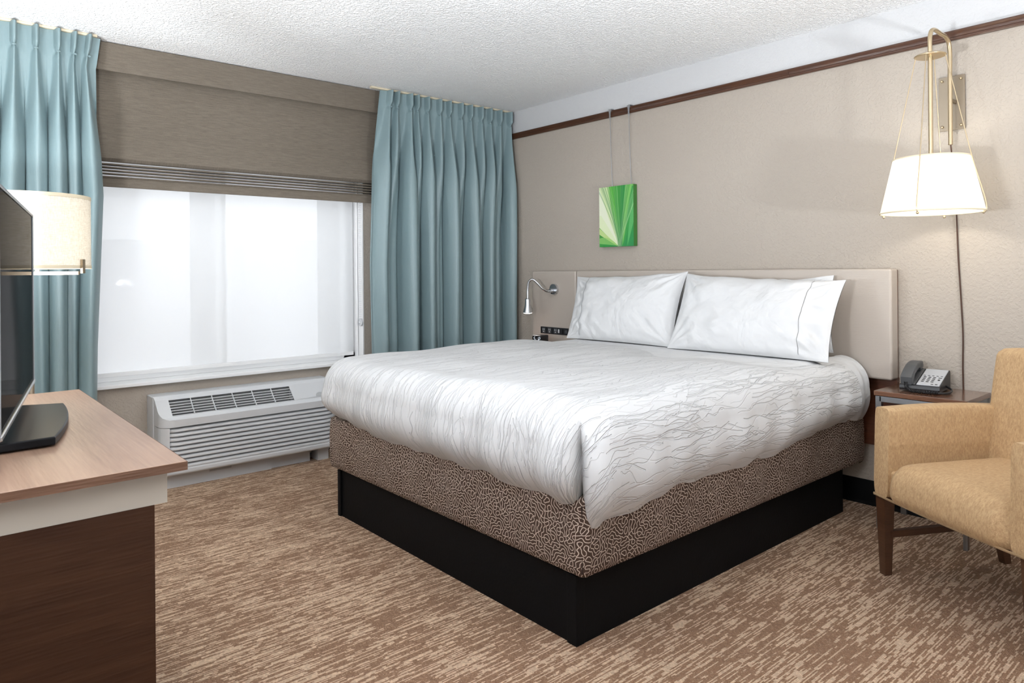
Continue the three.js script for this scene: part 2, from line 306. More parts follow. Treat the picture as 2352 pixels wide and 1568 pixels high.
{
  const s = thing('roman_shade', 'taupe fabric roman shade with flat valance drawn up above the window', 'roman shade');
  const za = 1.03, zb = 3.02;
  mesh('valance', merge(span(0.085, 0.095, 2.213, 2.362, za, zb, 0.003), span(0.0, 0.085, 2.213, 2.362, za, za + 0.01), span(0.0, 0.085, 2.213, 2.362, zb - 0.01, zb)), M.roman, s);
  // the hanging panel: bellies out a little above the gathered folds
  const y0 = 1.742, panel = [], backp = []; for (let k = 0; k <= 30; k++) { const t = k / 30, y = lerp(2.30, y0, t); const x = 0.040 + 0.030 * smooth(0.55, 0.96, t) - 0.02 * smooth(0.965, 1, t); panel.push([x, y]); backp.unshift([x - 0.004, y]); }
  mesh('shade_panel', extrude([...panel, ...backp], za + 0.01, zb - 0.01, true, 0.6), M.roman, s);
  for (let k = 0; k < 5; k++) {   // gathered folds, each a flattened loop of cloth
    const y = 1.728 - k * 0.0162, w = 0.074 - k * 0.0045, p = []; for (let q = 0; q <= 10; q++) { const a = -Math.PI / 2 + Math.PI * q / 10; p.push([w + 0.006 * Math.cos(a), y + 0.0042 * Math.sin(a)]); }
    p.push([0.03, y + 0.004], [0.03, y - 0.004]); mesh('fold', extrude(p, za + 0.01, zb - 0.01, true, 0.5), M.roman, s);
  }
  mesh('hem_flap', extrude([[0.034, 1.668], [0.050, 1.662], [0.050, 1.612], [0.045, 1.610], [0.034, 1.612]], za + 0.01, zb - 0.01, true, 0.5), M.roman, s);
  for (const z of [1.376, 2.672]) mesh('seam', merge(span(0.0952, 0.0962, 2.215, 2.360, z - 0.0012, z + 0.0012), span(0.037, 0.0412, 1.93, 2.21, z - 0.001, z + 0.001)), mat([0.15, 0.125, 0.1], 0.9), s);
}
// pinch-pleated curtain hung from a ceiling track. pleats: places along z, from the leading edge on
function curtain(name, label, pleats, edge, tail, seed) {
  const r = rng(seed), n = pleats.length, c = thing(name, label, 'curtain', [0, 0, 0], 0, 'teal curtains at the window');
  const yT = 2.353, yB = 0.02, header = 0.108, dir = Math.sign(pleats[n - 1] - pleats[0]);
  const amp = pleats.map((_, i) => (i % 2 ? 0.34 : 1) * (0.8 + 0.4 * r())), sway = pleats.map(() => (r() - 0.5) * 0.05), phase = pleats.map(() => (r() - 0.5) * 1.2);
  const knots = [edge(yT), ...pleats, tail];   // phi = -1 .. n
  const at = (phi) => { const k = clamp(Math.floor(phi + 1), 0, n), f = phi + 1 - k; return lerp(knots[k], knots[k + 1], f); };
  const pick = (arr, phi) => { const k = clamp(Math.floor(phi), 0, n - 1), k2 = clamp(k + 1, 0, n - 1), f = smooth(0, 1, phi - k); return lerp(arr[k], arr[k2], f); };
  const COLS = (n + 1) * 34, ROWS = 110;
  const start = -0.62;
  const g = sheet(COLS, ROWS, (u, v) => {
    const y = v < 0.22 ? lerp(yT, yT - 0.22, v / 0.22) : lerp(yT - 0.22, yB, (v - 0.22) / 0.78), down = yT - y;
    const phi = lerp(start, n - 0.35, u), i = Math.round(clamp(phi, 0, n - 1)), d = (phi - i), z0 = at(phi), gap = Math.abs(at(Math.min(i + 0.5, n - 0.4)) - at(Math.max(i - 0.5, start)));
    const dm = d * gap;                                           // metres from the middle of the pleat
    const tackD = Math.abs(down - header), pinch = smooth(0.03, 0.0, tackD);
    const rw = lerp(0.0135, 0.006, pinch), tubeX = Math.abs(dm) < rw ? 0.046 * Math.sqrt(1 - (dm / rw) ** 2) * (1 - 0.5 * pinch) : 0;
    const head = tubeX - 0.012 - 0.014 * Math.sin(Math.PI * clamp(Math.abs(d))) ** 2;
    const cosd = 0.5 + 0.5 * Math.cos(2 * Math.PI * phi), t = smooth(header - 0.03, 0.6, down), aa = lerp(1, pick(amp, phi), smooth(0.15, 1.0, down));
    const power = lerp(5, 0.9, smooth(header, 0.65, down));
    const fold = (0.040 + 0.078 * t) * aa * Math.pow(cosd, power) - 0.022 - 0.032 * t + 0.006 * Math.sin(down * 2.3 + i * 2.1) * t;
    const w = smooth(header - 0.004, header + 0.03, down);
    const crease = 0.004 * t * Math.sin(2 * Math.PI * phi * 3 + down * 1.4 + pick(phase, phi) * 4);
    const x = 0.184 + lerp(head, fold + crease, w);
    const shear = smooth(0.1, 1.2, down);
    let z = z0 + dir * (0.023 * Math.sin(2 * Math.PI * phi + pick(phase, phi)) * t * aa + pick(sway, phi) * shear * smooth(-0.4, 0.8, phi));
    z += (edge(y) - edge(yT)) * smooth(2.5, -0.6, phi);
    return [x, y, z, phi * 0.19, y];
  });
  mesh('drape', g, M.curtain, c);
  for (const p of pleats) {   // the stitched tack under each pleat
    const k = new THREE.SphereGeometry(0.0075, 10, 8); k.scale(1, 0.8, 1.25); k.translate(0.192, yT - header, p); mesh('pleat_tack', k.toNonIndexed(), M.curtain, c);
  }
  return c;
}
const interp = (pairs) => (y) => { for (let i = 0; i + 1 < pairs.length; i++) { const [a, p] = pairs[i], [b, q] = pairs[i + 1]; if (y <= a && y >= b) return lerp(p, q, (a - y) / (a - b || 1)); } return pairs[pairs.length - 1][1]; };
curtain('curtain', 'teal pinch-pleated curtain at the room corner beside the bed', [1.092, 1.043, 0.938, 0.887, 0.803, 0.700, 0.619, 0.514, 0.430, 0.331, 0.247, 0.153, 0.050],
  interp([[2.4, 1.205], [2.345, 1.205], [1.9, 1.262], [1.2, 1.285], [0.6, 1.272], [0, 1.27]]), 0.012, 7);
curtain('curtain', 'teal pinch-pleated curtain behind the drum lamp shade and television', [2.838, 2.900, 2.970, 3.062, 3.150, 3.245, 3.34, 3.43, 3.52],
  interp([[2.4, 2.752], [2.345, 2.752], [2.19, 2.772], [1.55, 2.738], [0.78, 2.768], [0, 2.78]]), 3.6, 9);
{
  const t = thing('curtain_track', 'ivory ceiling track carrying the curtain at the room corner', 'curtain track', [0, 0, 0]);
  mesh('rail', span(0.150, 0.176, ROOM.h - 0.012, ROOM.h, 0.015, 1.232, 0.003), M.ivory, t);
  const t2 = thing('curtain_track', 'ivory ceiling track carrying the curtain behind the drum lamp', 'curtain track', [0, 0, 0]);
  mesh('rail', span(0.150, 0.176, ROOM.h - 0.012, ROOM.h, 2.80, 3.7, 0.003), M.ivory, t2);
}

// ------------------------------------------------------------------ wall air conditioner under the window
{
  const a = thing('air_conditioner', 'white wall air conditioner with louvred front under the window', 'air conditioner', [0, 0, 0]);
  const zl = 2.545, zr = 1.525, mid = (zl + zr) / 2, len = zl - zr;
  mesh('wall_sleeve', span(0, 0.125, 0.03, 0.484, zr, zl, 0.006), M.plasticWhite, a);
  // cover body with rounded front corners in plan and a scooped top
  const R = 0.07, x1 = 0.272;
  const topY = (x) => x < 0.15 ? lerp(0.482, 0.470, smooth(0.128, 0.15, x)) : x < 0.245 ? 0.470 - 0.085 * Math.pow((x - 0.15) / 0.095, 0.92) : 0.385 - 0.012 * smooth(0.245, x1, x);
  const plan = []; plan.push([0.128, zl - 0.004]); for (let q = 0; q <= 12; q++) { const t = q / 12 * Math.PI / 2; plan.push([x1 - R + R * Math.sin(t), zl - 0.004 - R + R * Math.cos(t)]); }
  for (let q = 0; q <= 12; q++) { const t = q / 12 * Math.PI / 2; plan.push([x1 - R + R * Math.cos(t), zr + 0.004 + R - R * Math.sin(t)]); } plan.push([0.128, zr + 0.004]);
  const nb = plan.length - 1;
  // upper shell: side skirt from y = 0.335 up to the scooped rim
  const skirt = sheet(nb * 4, 6, (u, v) => { const s = u * nb, k = Math.min(nb - 1, Math.floor(s)), f = s - k, x = lerp(plan[k][0], plan[k + 1][0], f), z = lerp(plan[k][1], plan[k + 1][1], f); return [x, lerp(0.335, topY(x) , v), z]; });
  mesh('upper_shell', skirt, M.plasticWhite, a);
  // scooped top with the grille opening left free
  const zg0 = 2.475, zg1 = 1.80, gx0 = 0.156, gx1 = 0.240, top = [];
  const strip = (xa, xb, za, zb, nx = 14) => top.push(sheet(nx, 4, (u, v) => { const x = lerp(xa, xb, u), zz = lerp(za, zb, v); return [x, topY(x), zz]; }).toNonIndexed());
  const inset = (x) => x <= x1 - R ? 0.004 : 0.004 + R - Math.sqrt(Math.max(0, R * R - (x - x1 + R) ** 2));
  top.push(sheet(26, 6, (u, v) => { const x = lerp(0.128, x1, u); return [x, topY(x), lerp(zl - inset(x), zg0, v)]; }).toNonIndexed());
  top.push(sheet(26, 6, (u, v) => { const x = lerp(0.128, x1, u); return [x, topY(x), lerp(zr + inset(x), zg1, v)]; }).toNonIndexed());
  strip(0.128, gx0, zg0, zg1); strip(gx1, x1, zg0, zg1);
  mesh('top_cover', merge(top), M.plasticWhite, a);
  mesh('shade_toned_well', merge(span(0.130, 0.235, 0.090, 0.095, zg1 - 0.01, zg0 + 0.01), span(0.130, 0.135, 0.09, 0.465, zg1 - 0.01, zg0 + 0.01), span(0.228, 0.232, 0.09, 0.385, zg1 - 0.01, zg0 + 0.01), span(0.130, 0.232, 0.09, 0.384, zg0, zg0 + 0.003), span(0.13, 0.232, 0.09, 0.384, zg1 - 0.003, zg1)), mat([0.25, 0.255, 0.26], 0.6), a);  // well greyed so its colour stands in for shade between the slats
  for (let k = 0; k < 6; k++) { const t = (k + 0.55) / 6.1, x = lerp(gx0, gx1, t), y = topY(x) - 0.006; const g = new THREE.BoxGeometry(0.012, 0.0022, zg0 - zg1); g.rotateZ(-0.08); g.translate(x, y, (zg0 + zg1) / 2); mesh('grille_slat', metric(g), M.plasticWhite, a); }
  for (let k = 0; k < 5; k++) { const z = lerp(zg0, zg1, (k + 1) / 6), p = []; for (let q = 0; q <= 8; q++) { const x = lerp(gx0, gx1, q / 8); p.push([x, topY(x) + 0.0005]); } for (let q = 8; q >= 0; q--) { const x = lerp(gx0, gx1, q / 8); p.push([x, topY(x) - 0.012]); } mesh('grille_divider', extrude(p, z - 0.002, z + 0.002), M.plasticWhite, a); }
  // control door on the right
  const door = sheet(16, 4, (u, v) => { const x = lerp(0.152, 0.238, u); return [x, topY(x) + 0.0025, lerp(1.772, 1.56, v)]; }); mesh('control_door', door, M.plasticWhite, a);
  const notch = []; for (let q = 0; q <= 14; q++) { const t = Math.PI * q / 14; notch.push([0.236 - 0.024 * Math.sin(t), 1.632 + 0.03 * Math.cos(t)]); }
  { const pos = []; for (let q = 0; q < 14; q++) for (const [x, z] of [[0.238, 1.632], notch[q], notch[q + 1]]) pos.push(x, topY(x) + 0.004, z); const g = new THREE.BufferGeometry(); g.setAttribute('position', new THREE.Float32BufferAttribute(pos, 3)); g.computeVertexNormals(); mesh('door_grip', metric(g), M.plasticGrey, a); }
  // lower front: louvres that wrap into the corners, over a dark body
  mesh('lower_body', merge(span(0.232, 0.236, 0.085, 0.335, zr + 0.012, zl - 0.012), span(0.128, 0.236, 0.083, 0.087, zr + 0.012, zl - 0.012)), M.plasticWhite, a);
  const endCap = (zs, zd) => sheet(20, 3, (u, v) => { const t = u * Math.PI / 2 * 0.62, xx = u < 0.3 ? lerp(0.128, x1 - R, u / 0.3) : x1 - R + R * Math.sin((u - 0.3) / 0.7 * Math.PI / 2 * 0.75), zz = u < 0.3 ? zs : zs + zd * (R - R * Math.cos((u - 0.3) / 0.7 * Math.PI / 2 * 0.75)); return [xx, lerp(0.085, 0.333, v), zz]; });
  mesh('corner_panel', endCap(zl - 0.004, -1), M.plasticWhite, a); mesh('corner_panel', endCap(zr + 0.004, 1), M.plasticWhite, a);
  const louvers = 9, pitch = (0.335 - 0.118) / louvers;
  for (let k = 0; k < louvers; k++) {
    const yt = 0.335 - k * pitch - 0.004;
    const g = sheet(70, 8, (u, v) => {
      const zz = lerp(zl - 0.035, zr + 0.035, u), e = Math.min(zl - 0.035 - zz, zz - zr - 0.035), corner = smooth(0, 0.05, e);
      const q = v * Math.PI, bulge = Math.sin(Math.min(q * 0.75, Math.PI / 2)) ;
      const y = yt - pitch * 0.92 * v, x = lerp(0.236, x1 - 0.004, bulge) * 1;
      return [lerp(0.246, x, 0.25 + 0.75 * corner), y, zz];
    });
    mesh('louver', g, M.plasticWhite, a);
  }
  mesh('bottom_rail', span(0.128, x1 - 0.002, 0.078, 0.118, zr + 0.02, zl - 0.02, 0.015), M.plasticWhite, a);
  mesh('sub_base', merge(span(0.02, 0.19, 0, 0.085, zr + 0.16, zl - 0.03), span(0.19, 0.205, 0.0, 0.078, 1.93, zl - 0.03), span(0.02, 0.215, 0, 0.085, zr + 0.05, zr + 0.12)), M.plasticWhite, a);
  mesh('base_notch', span(0.2055, 0.2065, 0.052, 0.078, 2.16, 2.28), M.plasticGrey, a);
}

// ------------------------------------------------------------------ headboard
{
  const h = thing('headboard', 'long beige upholstered headboard on a wood back panel along the wall', 'headboard');
  h.position.z = 0.002;
  mesh('side_pad', span(0.464, 0.906, 0.625, 1.144, 0.012, 0.09, 0.012), M.headboard, h);
  mesh('main_pad', span(0.910, 2.932, 0.625, 1.144, 0.012, 0.09, 0.012), M.headboard, h);
  mesh('back_panel', span(0.464, 2.930, 0.30, 0.63, 0.0, 0.03), M.panelWood, h);
  mesh('backing_board', span(0.47, 2.926, 0.60, 1.138, 0.0, 0.014), M.panelWood, h);
}

// ------------------------------------------------------------------ bed: plinth, box spring, mattress with sheet, coverlet, pillows
{
  const p = thing('bed_plinth', 'black bed plinth standing on the carpet', 'bed base');
  mesh('foot_panel', span(1.205, 2.735, 0.0, 0.214, 1.975, 1.993), M.black, p);
  mesh('side_panel', span(1.186, 1.204, 0.0, 0.214, 0.2, 1.98), M.black, p);
  mesh('side_panel', span(2.730, 2.750, 0.0, 0.214, 0.2, 1.98), M.black, p);
  mesh('head_panel', span(1.2, 2.74, 0.0, 0.214, 0.2, 0.22), M.black, p);
  for (const [x, z] of [[1.186, 1.978], [1.186, 0.2], [2.716, 0.2]]) mesh('corner_post', span(x, x + 0.028, 0, 0.216, z, z + 0.024, 0.002), M.black, p);
  mesh('corner_post', span(2.712, 2.753, 0, 0.216, 1.965, 2.001, 0.002), M.black, p);
  mesh('deck', span(1.2, 2.74, 0.196, 0.216, 0.2, 1.98), M.black, p);
}
{
  // upholstered box spring: a rounded box with a soft, slightly wavy lower edge
  const b = thing('box_spring', 'box spring wrapped in brown fabric with cream meandering lines', 'box spring');
  const x0 = 1.122, x1 = 2.800, z0 = 0.06, z1 = 2.018, y0 = 0.218, y1 = 0.462, r = 0.03;
  const per = []; const corner = (cx, cz, a0) => { for (let q = 0; q <= 8; q++) { const a = a0 + q / 8 * Math.PI / 2; per.push([cx + r * Math.cos(a), cz + r * Math.sin(a)]); } };
  const seg = (ax, az, bx, bz, n) => { for (let q = 1; q < n; q++) per.push([lerp(ax, bx, q / n), lerp(az, bz, q / n)]); };
  corner(x1 - r, z1 - r, 0); seg(x1 - r, z1, x0 + r, z1, 90); corner(x0 + r, z1 - r, Math.PI / 2); seg(x0, z1 - r, x0, z0 + r, 90);
  corner(x0 + r, z0 + r, Math.PI); seg(x0 + r, z0, x1 - r, z0, 40); corner(x1 - r, z0 + r, Math.PI * 1.5); seg(x1, z0 + r, x1, z1 - r, 90); per.push(per[0]);
  const cx = (x0 + x1) / 2, cz = (z0 + z1) / 2, arc = [0]; for (let k = 1; k < per.length; k++) arc.push(arc[k - 1] + Math.hypot(per[k][0] - per[k - 1][0], per[k][1] - per[k - 1][1]));
  const prof = [[-0.10, 0.004], [-0.03, 0.0], [-0.008, 0.008], [0.0, 0.026], [0.004, 0.09], [0.004, 0.16], [0, 0.214], [-0.008, 0.236], [-0.03, 0.244], [-0.3, 0.246], [-0.8, 0.246]];
  const n = per.length - 1;
  const g = sheet(n, 40, (u, v) => {
    const k = Math.round(u * n), [px, pz] = per[k], s = v * (prof.length - 1), i = Math.min(prof.length - 2, Math.floor(s)), f = s - i;
    const off = lerp(prof[i][0], prof[i + 1][0], f), h = lerp(prof[i][1], prof[i + 1][1], f), l = Math.hypot(px - cx, pz - cz);
    const nx = Math.abs(px - x0) < 0.001 ? -1 : Math.abs(px - x1) < 0.001 ? 1 : (px - cx) / l * 0.7, nz = Math.abs(pz - z1) < 0.001 ? 1 : Math.abs(pz - z0) < 0.001 ? -1 : (pz - cz) / l * 0.7;
    const wav = 0.004 * Math.sin(arc[k] * 13) + 0.003 * Math.sin(arc[k] * 29 + 1), side = off > -0.05 ? 1 : 0;
    return [px + nx * off + nx * wav * side, y0 + h + (h < 0.03 ? 0.6 * wav : 0), pz + nz * off + nz * wav * side, arc[k] + 0.05, off < -0.05 ? h - off : h];
  });
  mesh('cover', g, M.boxFabric, b);
  mesh('corner_seam', merge(span(x1 - 0.011, x1 - 0.007, y0 + 0.02, y1 - 0.02, z1 - 0.0075, z1 - 0.0035)), mat([0.03, 0.015, 0.01], 0.9), b);
}
{
  const m = thing('mattress', 'white mattress in a smooth white sheet under the coverlet', 'mattress');
  const g = new RoundedBoxGeometry(1.66, 0.262, 1.89, 10, 0.115); g.translate(1.965, 0.464 + 0.131, 0.11 + 0.945); const q = metric(g);
  mesh('fitted_sheet', q, M.sheet, m);
  // the top sheet hangs over the right side at the head
  const f = sheet(60, 60, (u, v) => {
    const z = lerp(0.115, 0.42, u), s = v, w = 0.008 * Math.sin(z * 34 + s * 2) * s + 0.005 * Math.sin(z * 71);
    const a = clamp(s / 0.55) * Math.PI / 2 * 1.02, R = 0.135; let x = 2.705 + R * Math.sin(a) + w * 0.8, y = 0.728 - R + R * Math.cos(a);
    if (s > 0.55) { const t = (s - 0.55) / 0.45; x += 0.012 * Math.sin(t * 2.2) - 0.045 * t * t; y -= 0.135 * t + 0.02 * t * Math.sin(z * 11); }
    return [x, y, z, z, s * 0.5];
  });
  mesh('top_sheet', f, M.sheet, m);
}
{
  // coverlet: lies on the mattress and hangs down three sides, tucked into a fold at the foot corner on the right
  const c = thing('coverlet', 'white puckered coverlet spread over the bed and hanging down its sides', 'coverlet');
  const xl = 1.095, xr = 2.872, zf = 2.075, zh = 0.30, rc = 0.14, per = [];
  const line = (ax, az, bx, bz, nx, nz, n) => { for (let q = 0; q < n; q++) per.push([lerp(ax, bx, q / n), lerp(az, bz, q / n), nx, nz]); };
  line(xl, zh, xl, zf - rc, -1, 0, 110);
  for (let q = 0; q < 26; q++) { const a = Math.PI - q / 26 * Math.PI / 2; per.push([xl + rc + rc * Math.cos(a), zf - rc + rc * Math.sin(a), Math.cos(a), Math.sin(a)]); }
  line(xl + rc, zf, xr - rc, zf, 0, 1, 150);
  for (let q = 0; q < 60; q++) { const a = Math.PI / 2 - q / 60 * Math.PI / 2; per.push([xr - rc + rc * Math.cos(a), zf - rc + rc * Math.sin(a), Math.cos(a), Math.sin(a)]); }
  line(xr, zf - rc, xr, zh, 1, 0, 150); per.push([xr, zh, 1, 0]);
  const arc = [0]; for (let k = 1; k < per.length; k++) arc.push(arc[k - 1] + Math.hypot(per[k][0] - per[k - 1][0], per[k][1] - per[k - 1][1]));
  const n = per.length - 1, sL = arc[110], sF0 = arc[136], sF1 = arc[286], sR = arc[346], corner = arc[312];
  const hem = (s) => { // height of the lower edge round the bed
    let y;
    if (s < sF0) y = lerp(0.45, 0.475, smooth(sL - 0.3, sF0, s)); else if (s < corner) y = 0.470 - 0.038 * smooth(sF0, sF0 + 0.25, s) + 0.012 * smooth(corner - 0.16, corner, s);
    else y = lerp(0.372, 0.405, smooth(corner + 0.02, corner + 0.55, s)) + 0.045 * smooth(arc[n] - 0.7, arc[n], s) ;
    return y + 0.004 * Math.sin(s * 9.5) + 0.003 * Math.sin(s * 21 + 1);
  };
  const TOP = 26, SIDE = 46, yTop = 0.748, Rt = 0.13;
  const g = sheet(n, TOP + SIDE, (u, v) => {
    const k = Math.round(u * n), [px, pz, nx, nz] = per[k], s = arc[k], row = v * (TOP + SIDE);
    const crown = (x, z) => 0.006 * Math.sin(x * 4.1 + z * 2.3) + 0.004 * Math.sin(x * 9.7 - z * 5.3 + 1) + 0.003 * Math.sin(z * 13 + x * 3) - 0.034 * smooth(1.0, 0.4, z);
    const inx = px - nx * Rt, inz = pz - nz * Rt;
    if (row <= TOP) {       // flat top, from the middle line out to where it starts to bend
      const f = row / TOP, mx = 1.97, mz = clamp(inz, zh, 1.35), x = lerp(mx, inx, f), z = lerp(mz, inz, f);
      return [x, yTop + crown(x, z), z, x, z];
    }
    const f = (row - TOP) / SIDE, bend = Rt * Math.PI / 2, yh = hem(s), drop = Math.max(0.02, yTop - Rt - yh), total = bend + drop, l = f * total;
    let out, y;
    if (l < bend) { const a = l / Rt; out = Rt * Math.sin(a); y = yTop - Rt + Rt * Math.cos(a); } else { const t = (l - bend) / drop; out = Rt + 0.012 * Math.sin(Math.PI * Math.min(1, t * 1.1)) - 0.070 * Math.pow(t, 3); y = yTop - Rt - (l - bend); }
    const low = smooth(0.12, 0.75, f), cs = Math.min(1, Math.abs(s - sL) / 0.2);
    // loose vertical waves in the hanging cloth
    const wav = (0.007 * Math.sin(s * 17 + 2 * Math.sin(s * 4)) + 0.0045 * Math.sin(s * 37 + 3 * f)) * low;
    // the folded corner: foot cloth bulges and turns in, the side cloth starts in front of it
    const d = s - corner; let fold = 0;
    if (d < 0) fold = 0.022 * Math.exp(-(((d + 0.085) / 0.06) ** 2)) - 0.055 * Math.exp(-((d / 0.020) ** 2)) ; else fold = -0.055 * Math.exp(-((d / 0.012) ** 2)) + 0.026 * Math.exp(-(((d - 0.05) / 0.045) ** 2));
    fold *= smooth(0.22, 0.6, f);
    const o = out - Rt + wav + fold;
    const yy = y + crown(inx, inz) * (1 - smooth(0, 0.6, f));
    return [px + nx * o, yy, pz + nz * o, inx + nx * l, inz + nz * l];
  });
  mesh('cloth', g, M.coverlet, c);
}
// pillow: corners TL, TR, BL, BR of its middle plane; thick in the middle, drawn in between the corners
function pillow(label, TL, TR, BL, BR, thick, seed, hemSide = 0) {
  const p = thing('pillow', label, 'pillow', [0, 0, 0], 0, 'white pillows against the headboard'), r = rng(seed), NU = 96, NV = 64;
  const tl = V3(...TL), tr = V3(...TR), bl = V3(...BL), br = V3(...BR), ex = br.clone().add(tr).sub(bl).sub(tl).normalize(), ey = tl.clone().add(tr).sub(bl).sub(br).normalize(), nn = ex.clone().cross(ey).normalize();
  const ph = [r() * 6, r() * 6, r() * 6, r() * 6];
  const rest = Math.min(BL[1], BR[1]);
  const point = (u, v, side) => {
    const a = u * 2 - 1, b = v * 2 - 1, ua = clamp(0.5 + 0.5 * a * (1 - 0.045 * (1 - b * b)), 0, 1), vb = clamp(0.5 + 0.5 * b * (1 - (b > 0 ? 0.10 + 0.07 * (vnoise(a * 5 + ph[3] * 9 + 20, 3, 400, 400, 8) - 0.5) : 0.02) * (1 - a * a)), 0, 1);
    const q = tl.clone().lerp(tr, ua).lerp(bl.clone().lerp(br, ua), 1 - vb);
    const flap = hemSide ? smooth(0.62, 0.86, a * hemSide) : 0;
    let t = Math.pow(Math.max(0, 1 - Math.pow(Math.abs(a), 3.2)), 0.62) * Math.pow(Math.max(0, 1 - Math.pow(Math.abs(b), 2.6)), 0.6);
    t = lerp(t, t * 0.62, flap);
    const q1 = fbm(a * 3 + b * 1.2 + ph[0] * 3 + 40, b * 2.2 - a * 1.4 + 40, 400, 400, 4, 5), q2 = fbm(a * 9 + b * 5 + ph[1] * 5 + 80, b * 3 - a * 2 + 80, 400, 400, 3, 6);
    let wr = 0.020 * (q1 - 0.5) + 0.010 * (q2 - 0.5) * (b < 0.2 ? 1 : 0.5);
    for (const [ca, cb] of [[-1, 1], [1, 1], [-1, -1], [1, -1]]) { const rr = Math.hypot((a - ca) * 0.42, (b - cb) * 0.24), an = Math.atan2((b - cb) * 0.24, (a - ca) * 0.42); wr += 0.006 * Math.sin(an * 15 + ph[2]) * smooth(0.34, 0.06, rr) * smooth(0, 0.05, rr); }
    if (hemSide) wr += 0.010 * Math.sin(b * 13 + ph[0]) * flap * (1 - Math.abs(b) ** 6) - 0.004 * Math.exp(-(((a * hemSide - 0.70) / 0.02) ** 2));
    const edge = Math.min(1, 6 * (1 - Math.max(Math.abs(a), Math.abs(b))));
    q.addScaledVector(nn, side * (thick * t) + (wr * edge + 0.003) * (side > 0 ? 1 : -0.4));
    q.y = Math.max(q.y, rest - 0.004);
    return q;
  };
  const front = sheet(NU, NV, (u, v) => { const q = point(u, v, 1); return [q.x, q.y, q.z, u * 0.85, v * 0.48]; }), rear = sheet(NU, NV, (u, v) => { const q = point(1 - u, v, -1); return [q.x, q.y, q.z, u * 0.85, v * 0.48]; });
  mesh('pillow_case', merge(front, rear), M.sheet, p);
  if (hemSide) { const pts = []; for (let k = 1; k < 30; k++) { const v = k / 30, q = point(0.5 + 0.5 * hemSide * 0.70, v, 1).addScaledVector(nn, 0.0012); pts.push([q.x, q.y, q.z]); } mesh('hem_seam', tube(pts, 0.0016, 80, 6), M.sheet, p); }
  return p;
}
pillow('white pillow behind the right pillow, showing one upright corner', [1.98, 1.09, 0.140], [2.690, 1.114, 0.140], [1.96, 0.742, 0.175], [2.70, 0.742, 0.175], 0.035, 31);
pillow('white pillow behind the left pillow, almost hidden', [1.262, 1.104, 0.140], [1.86, 1.10, 0.140], [1.20, 0.742, 0.175], [1.90, 0.742, 0.175], 0.035, 32);
pillow('white pillow leaning on the headboard at the window side of the bed', [1.045, 1.105, 0.215], [1.905, 1.135, 0.215], [1.165, 0.728, 0.44], [1.945, 0.728, 0.42], 0.088, 33, -1);
pillow('white pillow with an open wrinkled hem leaning beside the wall lamp', [1.918, 1.124, 0.245], [2.792, 1.092, 0.240], [1.945, 0.728, 0.465], [2.800, 0.728, 0.44], 0.092, 34, 1);

